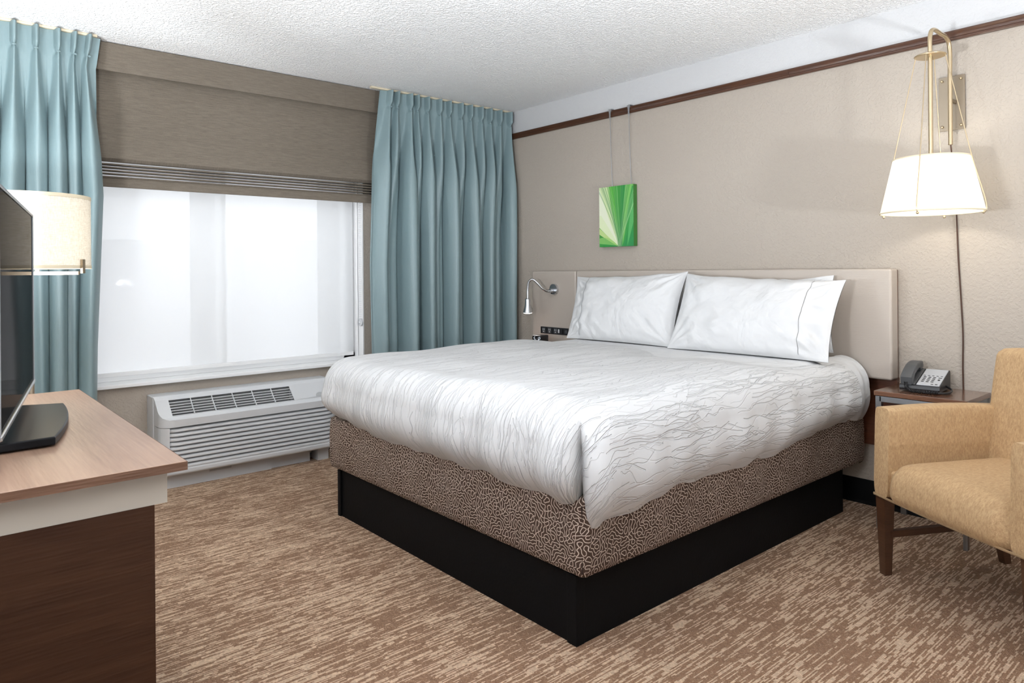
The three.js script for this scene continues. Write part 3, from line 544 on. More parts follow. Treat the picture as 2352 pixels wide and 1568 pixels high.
// ------------------------------------------------------------------ picture on two wires
{
  const a = thing('canvas_picture', 'small canvas print of green leaf blades hung from the rail', 'picture');
  const S = 512, H = 700, cv = document.createElement('canvas'); cv.width = S; cv.height = H; const g = cv.getContext('2d'), r = rng(3);
  const bg = g.createLinearGradient(0, 0, S, H); bg.addColorStop(0, '#c9d8a4'); bg.addColorStop(0.35, '#6fb450'); bg.addColorStop(0.7, '#2f9040'); bg.addColorStop(1, '#2c8a4e'); g.fillStyle = bg; g.fillRect(0, 0, S, H);
  const blade = (x0, y0, x1, y1, w, col) => { const dx = x1 - x0, dy = y1 - y0; g.fillStyle = col; g.beginPath(); g.moveTo(x0, y0); g.quadraticCurveTo(x0 + dx * 0.5 - w, y0 + dy * 0.5, x1 - w, y1); g.lineTo(x1 + w, y1); g.quadraticCurveTo(x0 + dx * 0.5 + w * 0.6, y0 + dy * 0.5, x0, y0); g.fill(); };
  blade(300, 690, -40, 30, 150, '#e3e8cd'); blade(300, 690, 40, -60, 60, '#cfdba8'); blade(300, 700, -60, 330, 90, '#dbe6bb'); blade(290, 700, -60, 480, 60, '#bcd489');
  blade(310, 700, 200, -60, 60, '#4fa83a'); blade(320, 700, 300, -60, 60, '#3d9a3a'); blade(330, 700, 400, -60, 60, '#2f8c3f'); blade(350, 700, 470, -60, 60, '#6fbc55'); blade(370, 700, 540, 20, 50, '#3a9746'); blade(420, 700, 560, 120, 50, '#57ab60');
  for (let k = 0; k < 260; k++) { const x = r() * S * 1.4 - 60; g.strokeStyle = k % 2 ? 'rgba(215,238,185,0.11)' : 'rgba(20,90,40,0.12)'; g.lineWidth = 2 + r() * 9; g.beginPath(); g.moveTo(310 + (r() - 0.5) * 50, 700); g.quadraticCurveTo(310 + (x - 310) * 0.35, 350, x, -20); g.stroke(); }
  g.fillStyle = 'rgba(150,200,110,0.7)'; g.beginPath(); g.moveTo(-5, 600); g.quadraticCurveTo(150, 560, 280, 690); g.lineTo(-5, 660); g.fill();
  const t = new THREE.CanvasTexture(cv); t.colorSpace = THREE.SRGBColorSpace; t.wrapS = t.wrapT = THREE.ClampToEdgeWrapping;
  const front = new THREE.PlaneGeometry(0.291, 0.394); front.translate(1.2255, 1.497, 0.0402);
  mesh('canvas_body', span(1.08, 1.371, 1.30, 1.694, 0.003, 0.0395, 0.003), mat([0.045, 0.19, 0.03], 0.6), a);
  mesh('printed_face', front, mat([1, 1, 1], 0.55, { map: t }), a);
  for (const x of [1.167, 1.326]) {
    const hook = new THREE.Shape(); hook.moveTo(-0.016, 0.018); hook.lineTo(0.016, 0.018); hook.quadraticCurveTo(0.005, 0.005, 0.005, -0.03); hook.lineTo(-0.005, -0.03); hook.quadraticCurveTo(-0.005, 0.005, -0.016, 0.018);
    const hg = new THREE.ExtrudeGeometry(hook, { depth: 0.003, bevelEnabled: false }); hg.translate(x, 2.185, 0.023); const lip = box(0.034, 0.003, 0.026, x, 2.2035, 0.013);
    const k = mesh('rail_hook', merge(metric(hg), lip), M.chrome, a);
    mesh('wire', tube([[x, 2.156, 0.024], [x + 0.003, 1.9, 0.02], [x + 0.006, 1.69, 0.012]], 0.0018, 12, 6), M.steel, a);
    mesh('wire_loop', tube([[x - 0.004, 2.16, 0.026], [x - 0.005, 2.145, 0.025], [x, 2.132, 0.024], [x + 0.005, 2.145, 0.025], [x + 0.004, 2.16, 0.026]], 0.0014, 14, 6), M.steel, k);
  }
}

// ------------------------------------------------------------------ reading lamp, sockets
{
  const l = thing('reading_lamp', 'small chrome gooseneck reading lamp on the headboard', 'reading lamp');
  const disc = new THREE.CylinderGeometry(0.037, 0.038, 0.022, 36); disc.rotateX(Math.PI / 2); disc.translate(0.705, 1.016, 0.101); mesh('wall_plate', disc.toNonIndexed(), M.chrome, l);
  const joint = new THREE.CylinderGeometry(0.014, 0.016, 0.03, 24); joint.rotateX(Math.PI / 2); joint.translate(0.700, 1.006, 0.124); mesh('joint', joint.toNonIndexed(), M.chrome, l);
  mesh('switch', box(0.013, 0.016, 0.012, 0.703, 0.992, 0.119, 0.002), M.plasticBlack, l);
  mesh('gooseneck', tube([[0.700, 1.006, 0.13], [0.688, 1.003, 0.155], [0.678, 1.020, 0.185], [0.655, 1.062, 0.215], [0.630, 1.086, 0.235], [0.606, 1.072, 0.247], [0.594, 1.02, 0.25], [0.5925, 0.95, 0.25]], 0.0075, 70, 12), M.chrome, l);
  const head = lathe([[0.0001, 0.100], [0.017, 0.098], [0.019, 0.093], [0.019, 0.058], [0.024, 0.035], [0.033, 0.006], [0.034, 0.0], [0.031, 0.001], [0.028, 0.01]], 36); head.translate(0.592, 0.854, 0.25); mesh('lamp_head', head, M.chrome, l);
  const lens = new THREE.SphereGeometry(0.031, 28, 14); lens.scale(1, 0.22, 1); lens.translate(0.592, 0.8535, 0.25); mesh('lens_light', lens, new THREE.MeshStandardMaterial({ color: 0x000000, emissive: rgb(1, 0.98, 0.93), emissiveIntensity: 4, side: THREE.DoubleSide }), l);
  const sp = new THREE.SpotLight(rgb(1, 0.96, 0.9), READING, 0, 0.75, 0.7, 2); sp.position.set(0.592, 0.845, 0.25); sp.target.position.set(0.592, 0, 0.25); sp.castShadow = true; scene.add(sp, sp.target);
}
{
  const s = thing('power_strip', 'black socket strip set in the headboard beside the pillow', 'socket strip');
  mesh('strip_body', span(0.557, 0.837, 0.699, 0.748, 0.088, 0.098, 0.004), M.plasticBlack, s);
  const slot = mat([0.55, 0.56, 0.57], 0.5);
  for (const x of [0.592, 0.652, 0.712]) { const k = mesh('socket', span(x - 0.016, x + 0.016, 0.706, 0.741, 0.098, 0.0995, 0.003), M.phoneGrey, s); mesh('socket_slots', merge(span(x - 0.008, x - 0.0045, 0.724, 0.735, 0.0995, 0.1003), span(x + 0.0045, x + 0.008, 0.724, 0.735, 0.0995, 0.1003), cyl(0.004, 0.004, 0.0008, 0, 0, 0, 12).rotateX(Math.PI / 2).translate(x, 0.714, 0.0999)), slot, k); }
  mesh('usb_port', span(0.737, 0.751, 0.712, 0.737, 0.098, 0.0996, 0.002), slot, s);
  mesh('card_slot', span(0.783, 0.788, 0.708, 0.738, 0.098, 0.0992), M.rubber, s);
  mesh('round_switch', cyl(0.012, 0.012, 0.0015, 0, 0, 0, 24).rotateX(Math.PI / 2).translate(0.816, 0.723, 0.0988), M.phoneGrey, s);
}

// ------------------------------------------------------------------ nightstands, clock, telephone
function nightstand(label, pos) {
  const n = thing('nightstand', label, 'nightstand', pos, 0, 'bedside tables'), w = 0.362, d = 0.296, h = 0.607;
  mesh('table_top', span(0, w, h - 0.021, h, 0, d + 0.006, 0.002), M.nightTop, n);
  const t = 0.025, yf = h - 0.021, lw = t;
  for (const [x, z] of [[0, 0.004], [w - lw, 0.004], [0, d - lw], [w - lw, d - lw]]) mesh('leg', span(x + 0.004, x + lw + 0.004 - 0.008 * (x > 0 ? 1 : 0), 0, yf - 0.002, z, z + lw, 0.002), M.steel, n);
  mesh('frame_rail', span(0.02, w - 0.02, yf - 0.027, yf - 0.002, d - lw, d, 0.002), M.steel, n);
  mesh('frame_rail', span(0.02, w - 0.02, yf - 0.027, yf - 0.002, 0.004, 0.004 + lw, 0.002), M.steel, n);
  mesh('frame_rail', span(0.004, 0.004 + lw, yf - 0.027, yf - 0.002, 0.02, d - 0.02, 0.002), M.steel, n);
  mesh('frame_rail', span(w - lw - 0.004, w - 0.004, yf - 0.027, yf - 0.002, 0.02, d - 0.02, 0.002), M.steel, n);
  const drawer = mesh('drawer', span(0.034, w - 0.034, yf - 0.13, yf - 0.004, 0.034, d - 0.05), M.panelWood, n);
  mesh('drawer_pull', span(w / 2 - 0.05, w / 2 + 0.05, yf - 0.075, yf - 0.066, d - 0.05, d - 0.042, 0.002), M.chrome, drawer);
  return n;
}
nightstand('small wood topped metal nightstand carrying the telephone', [2.936, 0, 0.002]);
nightstand('small metal nightstand hidden behind the bed under the clock', [0.52, 0, 0.10]);
{
  const c = thing('alarm_clock', 'black cube alarm clock with lit digits beside the pillow', 'clock', [0.674, 0.607, 0.208], 0.12);
  mesh('clock_body', box(0.078, 0.094, 0.088, 0, 0.047, 0, 0.007), M.plasticBlack, c);
  mesh('display', box(0.066, 0.05, 0.002, 0, 0.063, 0.0442, 0.001), M.glossBlack, c);
  const lit = new THREE.MeshStandardMaterial({ color: 0x050505, emissive: rgb(0.85, 0.9, 1), emissiveIntensity: 1.2, side: THREE.DoubleSide });
  const segs = { 1: 'bc', 2: 'abged', 5: 'afgcd' }, bars = { a: [0, 1, 1], b: [0.5, 0.5, 0], c: [0.5, -0.5, 0], d: [0, -1, 1], e: [-0.5, -0.5, 0], f: [-0.5, 0.5, 0], g: [0, 0, 1] };
  let x = -0.014; const parts = [];
  for (const ch of '5:12') {
    if (ch === ':') { for (const y of [-0.005, 0.005]) parts.push(box(0.0022, 0.0022, 0.0008, x - 0.001, 0.070 + y, 0.0455)); x += 0.011; continue; }
    for (const s of segs[ch]) { const [bx, by, flat] = bars[s]; parts.push(box(flat ? 0.009 : 0.0022, flat ? 0.0022 : 0.010, 0.0008, x + bx * 0.010, 0.070 + by * (flat ? 0.012 : 0.012), 0.0455)); }
    x += 0.0165;
  }
  mesh('display_digits', merge(parts), lit, c);
}
{
  const p = thing('telephone', 'black and grey desk telephone on the nightstand', 'telephone', [3.083, 0.607, 0.128], 0.10);
  const w = 0.155, d = 0.19, yF = 0.028, yB = 0.082, slope = Math.atan2(yB - yF, d);
  const side = [[-d / 2, 0.006], [d / 2, 0.006], [d / 2 + 0.004, 0.016], [d / 2, yF], [-d / 2 + 0.006, yB], [-d / 2, yB - 0.006]];
  const bodyG = extrude(side, -w / 2, w / 2, true, 0.5); bodyG.rotateY(-Math.PI / 2); mesh('phone_body', bodyG, M.plasticBlack, p);
  const onTop = (g, x, s, lift = 0) => { g.rotateX(slope); g.translate(x, lerp(yF, yB, 0.5 - s) + lift, s * d); return g; };   // s from -0.5 at the back to 0.5 at the front
  mesh('cradle', onTop(box(0.058, 0.008, d - 0.012, 0, 0, 0, 0.003), -0.047, 0, 0.002), M.phoneGrey, p);
  const face = mesh('face_plate', onTop(box(0.088, 0.005, d - 0.012, 0, 0, 0, 0.002), 0.030, 0, 0.002), M.phoneFace, p);
  const key = (x, s, kw, kd) => mesh('key', onTop(box(kw, 0.003, kd, 0, 0, 0, 0.001), x, s, 0.0042), M.plasticBlack, face);
  for (let a = 0; a < 3; a++) for (let b = 0; b < 4; b++) key(0.002 + a * 0.0185, 0.03 + b * 0.083, 0.0110, 0.0072);
  for (let a = 0; a < 5; a++) key(-0.003 + a * 0.0165, -0.06, 0.009, 0.004);
  key(0.061, 0.04, 0.014, 0.006); key(0.060, 0.15, 0.009, 0.012); key(0.044, 0.40, 0.010, 0.006); key(0.060, 0.40, 0.010, 0.006);
  // handset: arched bar with two blocks
  const hs = []; const arch = (x0, x1) => { const s = new THREE.Shape(); s.moveTo(-0.096, 0.0); s.lineTo(-0.094, 0.022); s.quadraticCurveTo(-0.05, 0.040, 0, 0.041); s.quadraticCurveTo(0.05, 0.040, 0.094, 0.022); s.lineTo(0.098, -0.004); s.lineTo(0.058, -0.004); s.quadraticCurveTo(0.052, 0.018, 0.036, 0.021); s.lineTo(-0.036, 0.021); s.quadraticCurveTo(-0.052, 0.018, -0.056, 0.0); return s; };
  const hg = new THREE.ExtrudeGeometry(arch(), { depth: 0.036, bevelEnabled: true, bevelThickness: 0.005, bevelSize: 0.004, bevelSegments: 3, curveSegments: 14 }); hg.translate(0, 0, -0.018); hg.rotateY(-Math.PI / 2); hg.rotateX(slope); hg.translate(-0.050, 0.066, 0.002);
  mesh('handset', toCreasedNormals(metric(hg), 0.7), M.phoneGrey, p);
  // coiled cord from the handset, round the front to the right side
  const path = new THREE.CatmullRomCurve3([[-0.050, 0.044, 0.106], [-0.046, 0.024, 0.114], [-0.030, 0.011, 0.122], [0.0, 0.009, 0.124], [0.04, 0.009, 0.122], [0.075, 0.009, 0.112]].map((q) => V3(...q))), coil = [], turns = 26;
  const fr = path.computeFrenetFrames(turns * 10); for (let k = 0; k <= turns * 10; k++) { const t = k / (turns * 10), c = path.getPointAt(t), a = k / 10 * Math.PI * 2; c.addScaledVector(fr.normals[k], 0.0058 * Math.cos(a)).addScaledVector(fr.binormals[k], 0.0058 * Math.sin(a)); coil.push([c.x, Math.max(c.y, 0.002), c.z]); }
  mesh('coiled_cord', tube(coil, 0.0018, turns * 14, 6), M.plasticBlack, p);
  mesh('straight_cord', tube([[0.075, 0.007, 0.112], [0.098, 0.007, 0.095], [0.108, 0.008, 0.06], [0.106, 0.012, 0.02], [0.085, 0.02, -0.01], [0.07, 0.022, -0.02]], 0.0048, 40, 8), M.plasticBlack, p);
}

// ------------------------------------------------------------------ swing-arm wall lamp
{
  const l = thing('wall_lamp', 'brass wall lamp with a lit white tapered shade on rods', 'wall lamp', [3.170, 0, 0]);
  const zc = 0.285, top = 2.150, xs = -0.003;
  const plate = mesh('back_plate', span(-0.060, 0.043, 1.757, 1.997, 0.006, 0.013, 0.001), M.bronze, l);
  for (const x of [-0.046, 0.029]) for (const y of [1.775, 1.979]) { const s = new THREE.SphereGeometry(0.0055, 14, 10); s.translate(x, y, 0.020); const pin = new THREE.CylinderGeometry(0.003, 0.003, 0.008, 10); pin.rotateX(Math.PI / 2); pin.translate(x, y, 0.015); mesh('plate_knob', merge(s, pin), M.brass, plate); }
  mesh('arm_mount', cyl(0.009, 0.009, 0.05, 0, 0, 0, 18).rotateX(Math.PI / 2).translate(0.003, 1.88, 0.038), M.bronze, l);
  mesh('arm_tube', tube([[0.003, 1.684, 0.07], [0.003, 1.8, 0.07], [0.003, 2.0, 0.07], [0.003, 2.095, 0.07], [0.002, 2.135, 0.085], [0.0, 2.150, 0.115], [0, 2.150, 0.17], [-0.001, 2.152, 0.24], [-0.002, 2.140, 0.272], [-0.003, 2.11, 0.285], [-0.003, 2.04, 0.285], [-0.003, 1.8, 0.285], [-0.003, 1.60, 0.285]], 0.0088, 150, 14), M.brass, l);
  const disc = lathe([[0.0001, 0.006], [0.052, 0.006], [0.058, 0.003], [0.060, 0], [0.058, -0.003], [0.052, -0.005], [0.0001, -0.005]], 48); disc.translate(xs, 2.033, zc); mesh('rod_disc', disc, M.brass, l);
  const rt = 0.142, rb = 0.192, yt = 1.603, yb = 1.378, wall = [];
  for (let k = 0; k <= 16; k++) { const t = k / 16; wall.push([lerp(rb, rt, t), lerp(yb, yt, t)]); }
  const sh = lathe(wall, 72); sh.translate(xs, 0, zc); const shade = mesh('lamp_shade', sh, M.shadeWhite, l);
  for (const [r, y] of [[rt, yt], [rb, yb]]) { const t = new THREE.TorusGeometry(r, 0.0032, 8, 72); t.rotateX(Math.PI / 2); t.translate(xs, y, zc); mesh('shade_rim', t.toNonIndexed(), M.shadeTrim, shade); }
  for (let k = 0; k < 4; k++) {
    const a = 1.51 + k * Math.PI / 2, cx = Math.cos(a), cz = Math.sin(a);
    const rod = mesh('rod', tube([[xs + 0.054 * cx, 2.038, zc + 0.054 * cz], [xs + (rt + 0.004) * cx, yt, zc + (rt + 0.004) * cz], [xs + (rb + 0.004) * cx, yb, zc + (rb + 0.004) * cz], [xs + (rb - 0.006) * cx, yb - 0.008, zc + (rb - 0.006) * cz]], 0.0021, 40, 8), M.brass, l);
    const f = new THREE.SphereGeometry(0.006, 12, 8); f.translate(xs + (rb - 0.006) * cx, yb - 0.010, zc + (rb - 0.006) * cz); mesh('finial', f.toNonIndexed(), M.brass, rod);
  }
  const sock = cyl(0.018, 0.018, 0.06, xs, 1.575, zc, 20); mesh('socket', sock, M.brass, l);
  const bulb = new THREE.SphereGeometry(0.032, 20, 14); bulb.scale(1, 1.25, 1); bulb.translate(xs, 1.50, zc);
  mesh('bulb', bulb, new THREE.MeshStandardMaterial({ color: 0x111111, emissive: rgb(1, 0.9, 0.72), emissiveIntensity: 3 }), l);
  const pl = new THREE.PointLight(rgb(1, 0.95, 0.87), SCONCE, 0, 2); pl.position.set(3.170 + xs, 1.50, zc); pl.castShadow = true; pl.shadow.radius = 1.5; scene.add(pl);
  mesh('power_cord', tube([[0.003, 1.69, 0.07], [0.004, 1.6, 0.045], [0.005, 1.45, 0.016], [0.010, 1.2, 0.008], [0.020, 1.0, 0.008], [0.026, 0.85, 0.008], [0.024, 0.7, 0.007], [0.026, 0.58, 0.006], [0.03, 0.4, 0.006]], 0.0032, 90, 8), M.cordBrown, l);
}

// ------------------------------------------------------------------ armchair
{
  const turn = Math.atan2(-0.479, 0.878);          // local +z looks forward, local +x to the sitter's left as seen from the front
  const c = thing('armchair', 'tan upholstered armchair with dark wooden legs beside the nightstand', 'armchair', [3.139, 0, 0.755], turn);
  // local frame: x across from the left arm's outer face, z backwards is negative, front legs at z = 0
  const W = 0.645, hemY = 0.300;
  const soft = (g) => toCreasedNormals(metric(g), 0.9);
  const legG = (x, z, dx, dz, hTop) => { const g = new THREE.BoxGeometry(0.046, hTop, 0.046, 1, 6, 1), p = g.attributes.position; for (let k = 0; k < p.count; k++) { const t = (p.getY(k) + hTop / 2) / hTop, s = lerp(0.62, 1, t); p.setXYZ(k, p.getX(k) * s + x + dx * (1 - t), p.getY(k) + hTop / 2, p.getZ(k) * s + z + dz * (1 - t)); } g.computeVertexNormals(); return metric(g); };
  mesh('leg', legG(0.024, -0.004, 0, 0, 0.31), M.legWood, c); mesh('leg', legG(W - 0.024, -0.004, 0, 0, 0.31), M.legWood, c);
  mesh('leg', legG(0.040, -0.465, 0.0, -0.06, 0.31), M.legWood, c); mesh('leg', legG(W - 0.040, -0.465, 0.0, -0.06, 0.31), M.legWood, c);
  mesh('stretcher', box(0.022, 0.024, 0.46, 0.034, 0.155, -0.24), M.legWood, c); mesh('stretcher', box(0.022, 0.024, 0.46, W - 0.034, 0.155, -0.24), M.legWood, c);
  // arms: upholstered slabs with a flared, rounded top
  const arm = (x0, sgn) => {
    const prof = []; const N = 40;
    const g = sheet(44, 30, (u, v) => {
      const z = lerp(0.026, -0.50, v), a = u * Math.PI * 2, h = 0.628 - 0.012 * v + 0.008 * Math.sin(v * 3.1), yc = (h + hemY) / 2, hy = (h - hemY) / 2, hw = 0.036;
      const cs = Math.cos(a), sn = Math.sin(a), e = 0.28, px = Math.sign(cs) * Math.pow(Math.abs(cs), e) * hw, py = Math.sign(sn) * Math.pow(Math.abs(sn), e) * hy;
      const flare = 0.006 * smooth(0.45, 0.62, yc + py);
      return [x0 + px * (1 + flare * 8) , yc + py, z - 0.008 * smooth(hemY + 0.05, h, yc + py) * (1 - v), z, yc + py];
    });
    const cap = (z) => { const pos = []; const ring = []; for (let k = 0; k < 44; k++) { const a = k / 44 * Math.PI * 2, cs = Math.cos(a), sn = Math.sin(a), e = 0.28, h = z > 0 ? 0.628 : 0.616, yc = (h + hemY) / 2, hy = (h - hemY) / 2; const y = yc + Math.sign(sn) * Math.pow(Math.abs(sn), e) * hy; ring.push([x0 + Math.sign(cs) * Math.pow(Math.abs(cs), e) * 0.036 * (1 + 0.048 * smooth(0.45, 0.62, y)), y, z - 0.008 * smooth(hemY + 0.05, h, y) * (z > 0 ? 1 : 0)]); }
      for (let k = 0; k < 44; k++) { const p = ring[k], q = ring[(k + 1) % 44]; pos.push(x0, 0.46, z + (z > 0 ? 0.004 : 0), ...p, ...q); } const b = new THREE.BufferGeometry(); b.setAttribute('position', new THREE.Float32BufferAttribute(pos, 3)); b.computeVertexNormals(); return metric(b); };
    mesh('arm', toCreasedNormals(mergeVertices(merge(g, cap(0.026), cap(-0.50))), 0.8), M.chair, c);
  };
  arm(0.038, -1); arm(W - 0.038, 1);
  // seat cushion: crowned, with a rounded front
  const sx0 = 0.070, sx1 = W - 0.070, seat = sheet(40, 60, (u, v) => {
    const x = lerp(sx0, sx1, u), e = Math.min(x - sx0, sx1 - x), crown = 0.020 * Math.pow(Math.sin(Math.PI * clamp(u)), 0.5);
    const R = 0.075, Lt = 0.40, Lb = R * Math.PI / 2, Lf = 0.052, T = Lt + Lb + Lf, l = v * T; let y, z;
    if (l < Lt) { z = lerp(-0.44, -0.025, l / Lt); y = 0.425; } else if (l < Lt + Lb) { const a = (l - Lt) / R; z = -0.025 + R * Math.sin(a); y = 0.425 - R + R * Math.cos(a); } else { const q = (l - Lt - Lb) / Lf; z = 0.05 + 0.006 * Math.sin(q * 2.2) - 0.020 * q * q; y = 0.425 - R - (l - Lt - Lb); }
    const roll = smooth(0.0, 0.05, e);
    return [x, y + crown * smooth(T, Lt * 0.9, l) - 0.030 * (1 - roll) * smooth(T, Lt, l), z - 0.035 * (1 - roll) * smooth(Lt * 0.8, Lt + Lb, l), x, l];
  });
  mesh('seat', seat, M.chair, c);
  mesh('seat_frame', span(0.01, W - 0.01, hemY - 0.002, 0.40, -0.49, 0.012, 0.012), M.chair, c);
  // welt along the lower edge
  mesh('welt', tube([[0.001, hemY, -0.49], [0.0, hemY, 0.0], [0.002, hemY, 0.027], [0.03, hemY, 0.030], [0.075, hemY - 0.001, 0.031], [W / 2, hemY - 0.002, 0.035], [W - 0.075, hemY - 0.001, 0.031], [W - 0.03, hemY, 0.03], [W - 0.002, hemY, 0.027], [W, hemY, 0], [W - 0.001, hemY, -0.49]], 0.0042, 160, 8), M.chair, c);
  // back: a thick leaning slab, slightly crowned at the top
  const back = sheet(56, 40, (u, v) => {
    const a = u * Math.PI * 2, y = lerp(0.31, 0.845, v), t = v, lean = -0.045 * t - 0.02 * t * t, hw = (W - 0.10) / 2 + 0.01 * t, hd = lerp(0.065, 0.040, t);
    const end = smooth(1, 0.955, v), cs = Math.cos(a), sn = Math.sin(a), e = 0.30, px = Math.sign(cs) * Math.pow(Math.abs(cs), e) * hw, pz = Math.sign(sn) * Math.pow(Math.abs(sn), e) * hd;
    return [W / 2 + px * lerp(0.955, 1, Math.sqrt(end)), y - 0.012 * (px / hw) ** 4 * smooth(0.7, 1, v), -0.475 + lean + pz * lerp(0.25, 1, Math.sqrt(end)) + 0.02 * (px / hw) ** 2, W / 2 + px, y];
  });
  const lid = (() => { const pos = [], ring = []; for (let k = 0; k < 56; k++) { const a = k / 56 * Math.PI * 2, cs = Math.cos(a), sn = Math.sin(a), e = 0.30, hw = ((W - 0.10) / 2 + 0.01), px = Math.sign(cs) * Math.pow(Math.abs(cs), e) * hw, pz = Math.sign(sn) * Math.pow(Math.abs(sn), e) * 0.040 * 0.25; ring.push([W / 2 + px * 0.955, 0.845 - 0.012 * (px / hw) ** 4, -0.475 - 0.065 + pz + 0.02 * (px / hw) ** 2]); } for (let k = 0; k < 56; k++) { const p = ring[k], q = ring[(k + 1) % 56]; pos.push(W / 2, 0.847, -0.535, ...p, ...q); } const b = new THREE.BufferGeometry(); b.setAttribute('position', new THREE.Float32BufferAttribute(pos, 3)); b.computeVertexNormals(); return metric(b); })();
  mesh('backrest', toCreasedNormals(mergeVertices(merge(back, lid)), 1.0), M.chair, c);
}

// ------------------------------------------------------------------ dresser with television
{
  const d = thing('dresser', 'dark brown dresser with light wood top carrying the television', 'dresser');
  const x0 = 1.487, x1 = 2.705, z0 = 3.101, z1 = 3.72, h = 0.76;
  mesh('dresser_top', span(x0, x1, h - 0.0185, h, z0, z1, 0.002), M.dresserTop, d);
  mesh('edge_band', span(x1, x1 + 0.001, h - 0.018, h - 0.0006, z0, z1), M.dresserEdge, d); mesh('edge_band', span(x0, x1, h - 0.018, h - 0.0006, z0 - 0.001, z0), M.dresserEdge, d);
  mesh('apron', span(x0 + 0.03, x1 - 0.03, 0.674, h - 0.0185, z0 + 0.031, z1 - 0.01), M.apron, d);
  mesh('case', span(x0 + 0.045, x1 - 0.045, 0.05, 0.674, z0 + 0.07, z1 - 0.012), M.dresserSide, d);
  mesh('end_panel', span(x1 - 0.045, x1 - 0.028, 0.0, 0.674, z0 + 0.056, z1 - 0.011), M.dresserSide, d);
  mesh('end_panel', span(x0 + 0.028, x0 + 0.045, 0.0, 0.674, z0 + 0.056, z1 - 0.011), M.dresserSide, d);
  for (let a = 0; a < 2; a++) for (let b = 0; b < 3; b++) { const xa = x0 + 0.05 + a * 0.563, ya = 0.07 + b * 0.2; const dr = mesh('drawer', span(xa, xa + 0.553, ya, ya + 0.192, z0 + 0.052, z0 + 0.07, 0.002), M.dresserSide, d); mesh('drawer_handle', span(xa + 0.2, xa + 0.353, ya + 0.1, ya + 0.11, z0 + 0.034, z0 + 0.052, 0.003), M.chrome, dr); }
}
{
  // the screen faces the bed, turned a little towards the door; local +x runs from its window end to its near end
  const t = thing('television', 'flat black television on the dresser showing a mirrored lamp shade', 'television', [2.118, 0.76, 3.333], -10 * Math.PI / 180);
  const L = 0.89, y0 = 0.062, y1 = 0.572;
  mesh('screen_housing', span(-L / 2 + 0.006, L / 2 - 0.006, y0 + 0.006, y1 - 0.006, -0.004, 0.032, 0.006), M.plasticBlack, t);
  mesh('screen_glass', span(-L / 2 + 0.008, L / 2 - 0.008, y0 + 0.012, y1 - 0.008, -0.0052, -0.004), M.glossBlack, t);
  const fr = M.silver;
  mesh('bezel', merge(span(-L / 2, L / 2, y1 - 0.007, y1, -0.008, 0.012, 0.002), span(-L / 2, -L / 2 + 0.007, y0, y1, -0.008, 0.012, 0.002), span(L / 2 - 0.007, L / 2, y0, y1, -0.008, 0.012, 0.002)), M.steel, t);
  mesh('lower_bezel', span(-L / 2, L / 2, y0, y0 + 0.011, -0.010, 0.013, 0.003), fr, t);
  mesh('neck', span(-0.05, 0.05, 0.012, 0.16, 0.034, 0.058, 0.01), M.plasticBlack, t);
  const s = new THREE.Shape(); s.moveTo(-0.24, -0.115); s.quadraticCurveTo(0, -0.150, 0.24, -0.115); s.lineTo(0.29, 0.10); s.quadraticCurveTo(0, 0.155, -0.29, 0.10); s.lineTo(-0.24, -0.115);
  const g = new THREE.ExtrudeGeometry(s, { depth: 0.011, bevelEnabled: true, bevelSize: 0.004, bevelThickness: 0.004, bevelSegments: 3, curveSegments: 30 }); g.rotateX(Math.PI / 2); g.translate(0, 0.019, 0.03);
  mesh('stand_base', metric(g), mat([0.010, 0.010, 0.011], 0.32, { specularIntensity: 0.18 }), t);
}

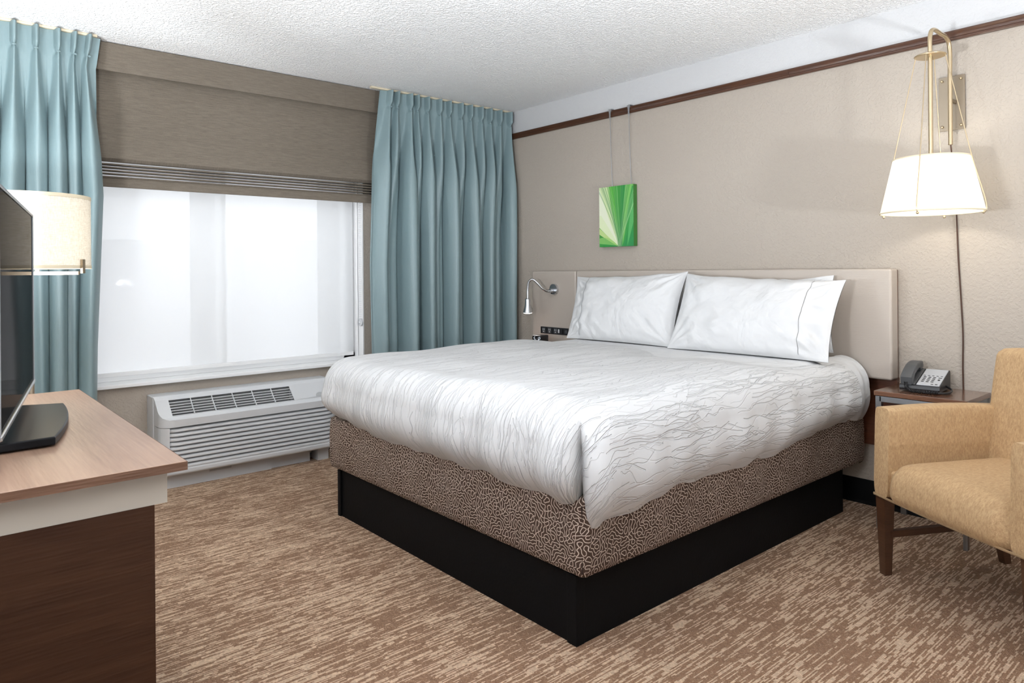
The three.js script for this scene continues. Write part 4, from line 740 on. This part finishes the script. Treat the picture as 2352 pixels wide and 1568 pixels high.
// ------------------------------------------------------------------ floor lamp behind the television
{
  const X = 1.20, Z = 3.205, l = thing('floor_lamp', 'floor lamp with lit cream linen drum shade before the curtain', 'floor lamp', [X, 0, Z]);
  const R = 0.190, yb = 1.172, yt = 1.432;
  mesh('lamp_foot', lathe([[0.0001, 0.022], [0.12, 0.020], [0.132, 0.012], [0.134, 0.0], [0.0001, 0.0]], 40), M.bracket, l);
  mesh('pole', cyl(0.011, 0.011, 1.18, 0, 0.60, 0, 20), M.bracket, l);
  const wall = []; for (let k = 0; k <= 10; k++) wall.push([R, lerp(yb, yt, k / 10)]);
  const sg = lathe(wall, 80), uv = sg.attributes.uv; for (let k = 0; k < uv.count; k++) uv.setXY(k, uv.getX(k) * 2 * Math.PI * R, uv.getY(k) * (yt - yb));
  const sh = mesh('lamp_shade', sg, M.linen, l);
  for (const y of [yb + 0.004, yt - 0.004]) mesh('shade_band', lathe([[R + 0.0012, y - 0.006], [R + 0.0012, y + 0.006]], 80), M.shadeTrim, sh);
  for (let k = 0; k < 3; k++) { const a = -0.82 + k * 2 * Math.PI / 3, ca = Math.cos(a), sa = Math.sin(a); const bar = new THREE.BoxGeometry(R - 0.02, 0.012, 0.008); bar.translate((R - 0.02) / 2 + 0.012, yb - 0.018, 0); const up = new THREE.BoxGeometry(0.009, 0.05, 0.014); up.translate(R + 0.006, yb + 0.006, 0); const g = merge(metric(bar), metric(up)); g.rotateY(-a); mesh('shade_bracket', g, M.bracket, l); }
  const bulb = new THREE.SphereGeometry(0.03, 18, 12); bulb.translate(0, 1.30, 0); mesh('bulb', bulb, new THREE.MeshStandardMaterial({ color: 0x111111, emissive: rgb(1, 0.9, 0.72), emissiveIntensity: 3 }), l);
  const pl = new THREE.PointLight(rgb(1, 0.91, 0.77), FLOOR_LAMP, 0, 2); pl.position.set(X, 1.30, Z); pl.castShadow = true; pl.shadow.radius = 1.5; scene.add(pl);
}

// ------------------------------------------------------------------ added fill lights, unseen, built like torchieres: they brighten the room off the ceiling
function addedUplight(label, X, Z, power, tilt = [0, 0]) {
  const l = thing('added_fill_uplight', label, 'floor lamp', [X, 0, Z], 0, 'added fill lights out of view');
  mesh('lamp_foot', lathe([[0.0001, 0.024], [0.14, 0.02], [0.15, 0.0], [0.0001, 0.0]], 40), M.bracket, l);
  mesh('pole', cyl(0.012, 0.012, 0.86, 0, 0.44, 0, 20), M.bracket, l);
  mesh('added_fill_bowl', lathe([[0.0001, 0.84], [0.1, 0.86], [0.15, 0.93], [0.165, 1.0]], 48), M.bracket, l);
  const glow = new THREE.CircleGeometry(0.14, 32); glow.rotateX(-Math.PI / 2); glow.translate(0, 0.94, 0); mesh('added_fill_light', glow, new THREE.MeshStandardMaterial({ color: 0x222222, emissive: rgb(1, 0.97, 0.93), emissiveIntensity: 2, side: THREE.DoubleSide }), l);
  const a = new THREE.RectAreaLight(rgb(0.925, 0.975, 1.03), 2.3 * power, 0.2, 0.2); a.position.set(X, 1.01, Z); a.lookAt(X + tilt[0], 2.01, Z + tilt[1]); scene.add(a);
}
addedUplight('added unseen fill uplighter beside the dresser', 3.2, 3.67, FILL_MAIN, [-0.5, -0.6]);
addedUplight('added unseen fill uplighter in the window corner', 1.22, 3.67, FILL_CORNER, [0.2, -0.5]);
addedUplight('added unseen fill uplighter by the wall across the bed', 5.2, 1.5, FILL_SIDE, [-0.95, 0.1]);

renderer.render(scene, camera);
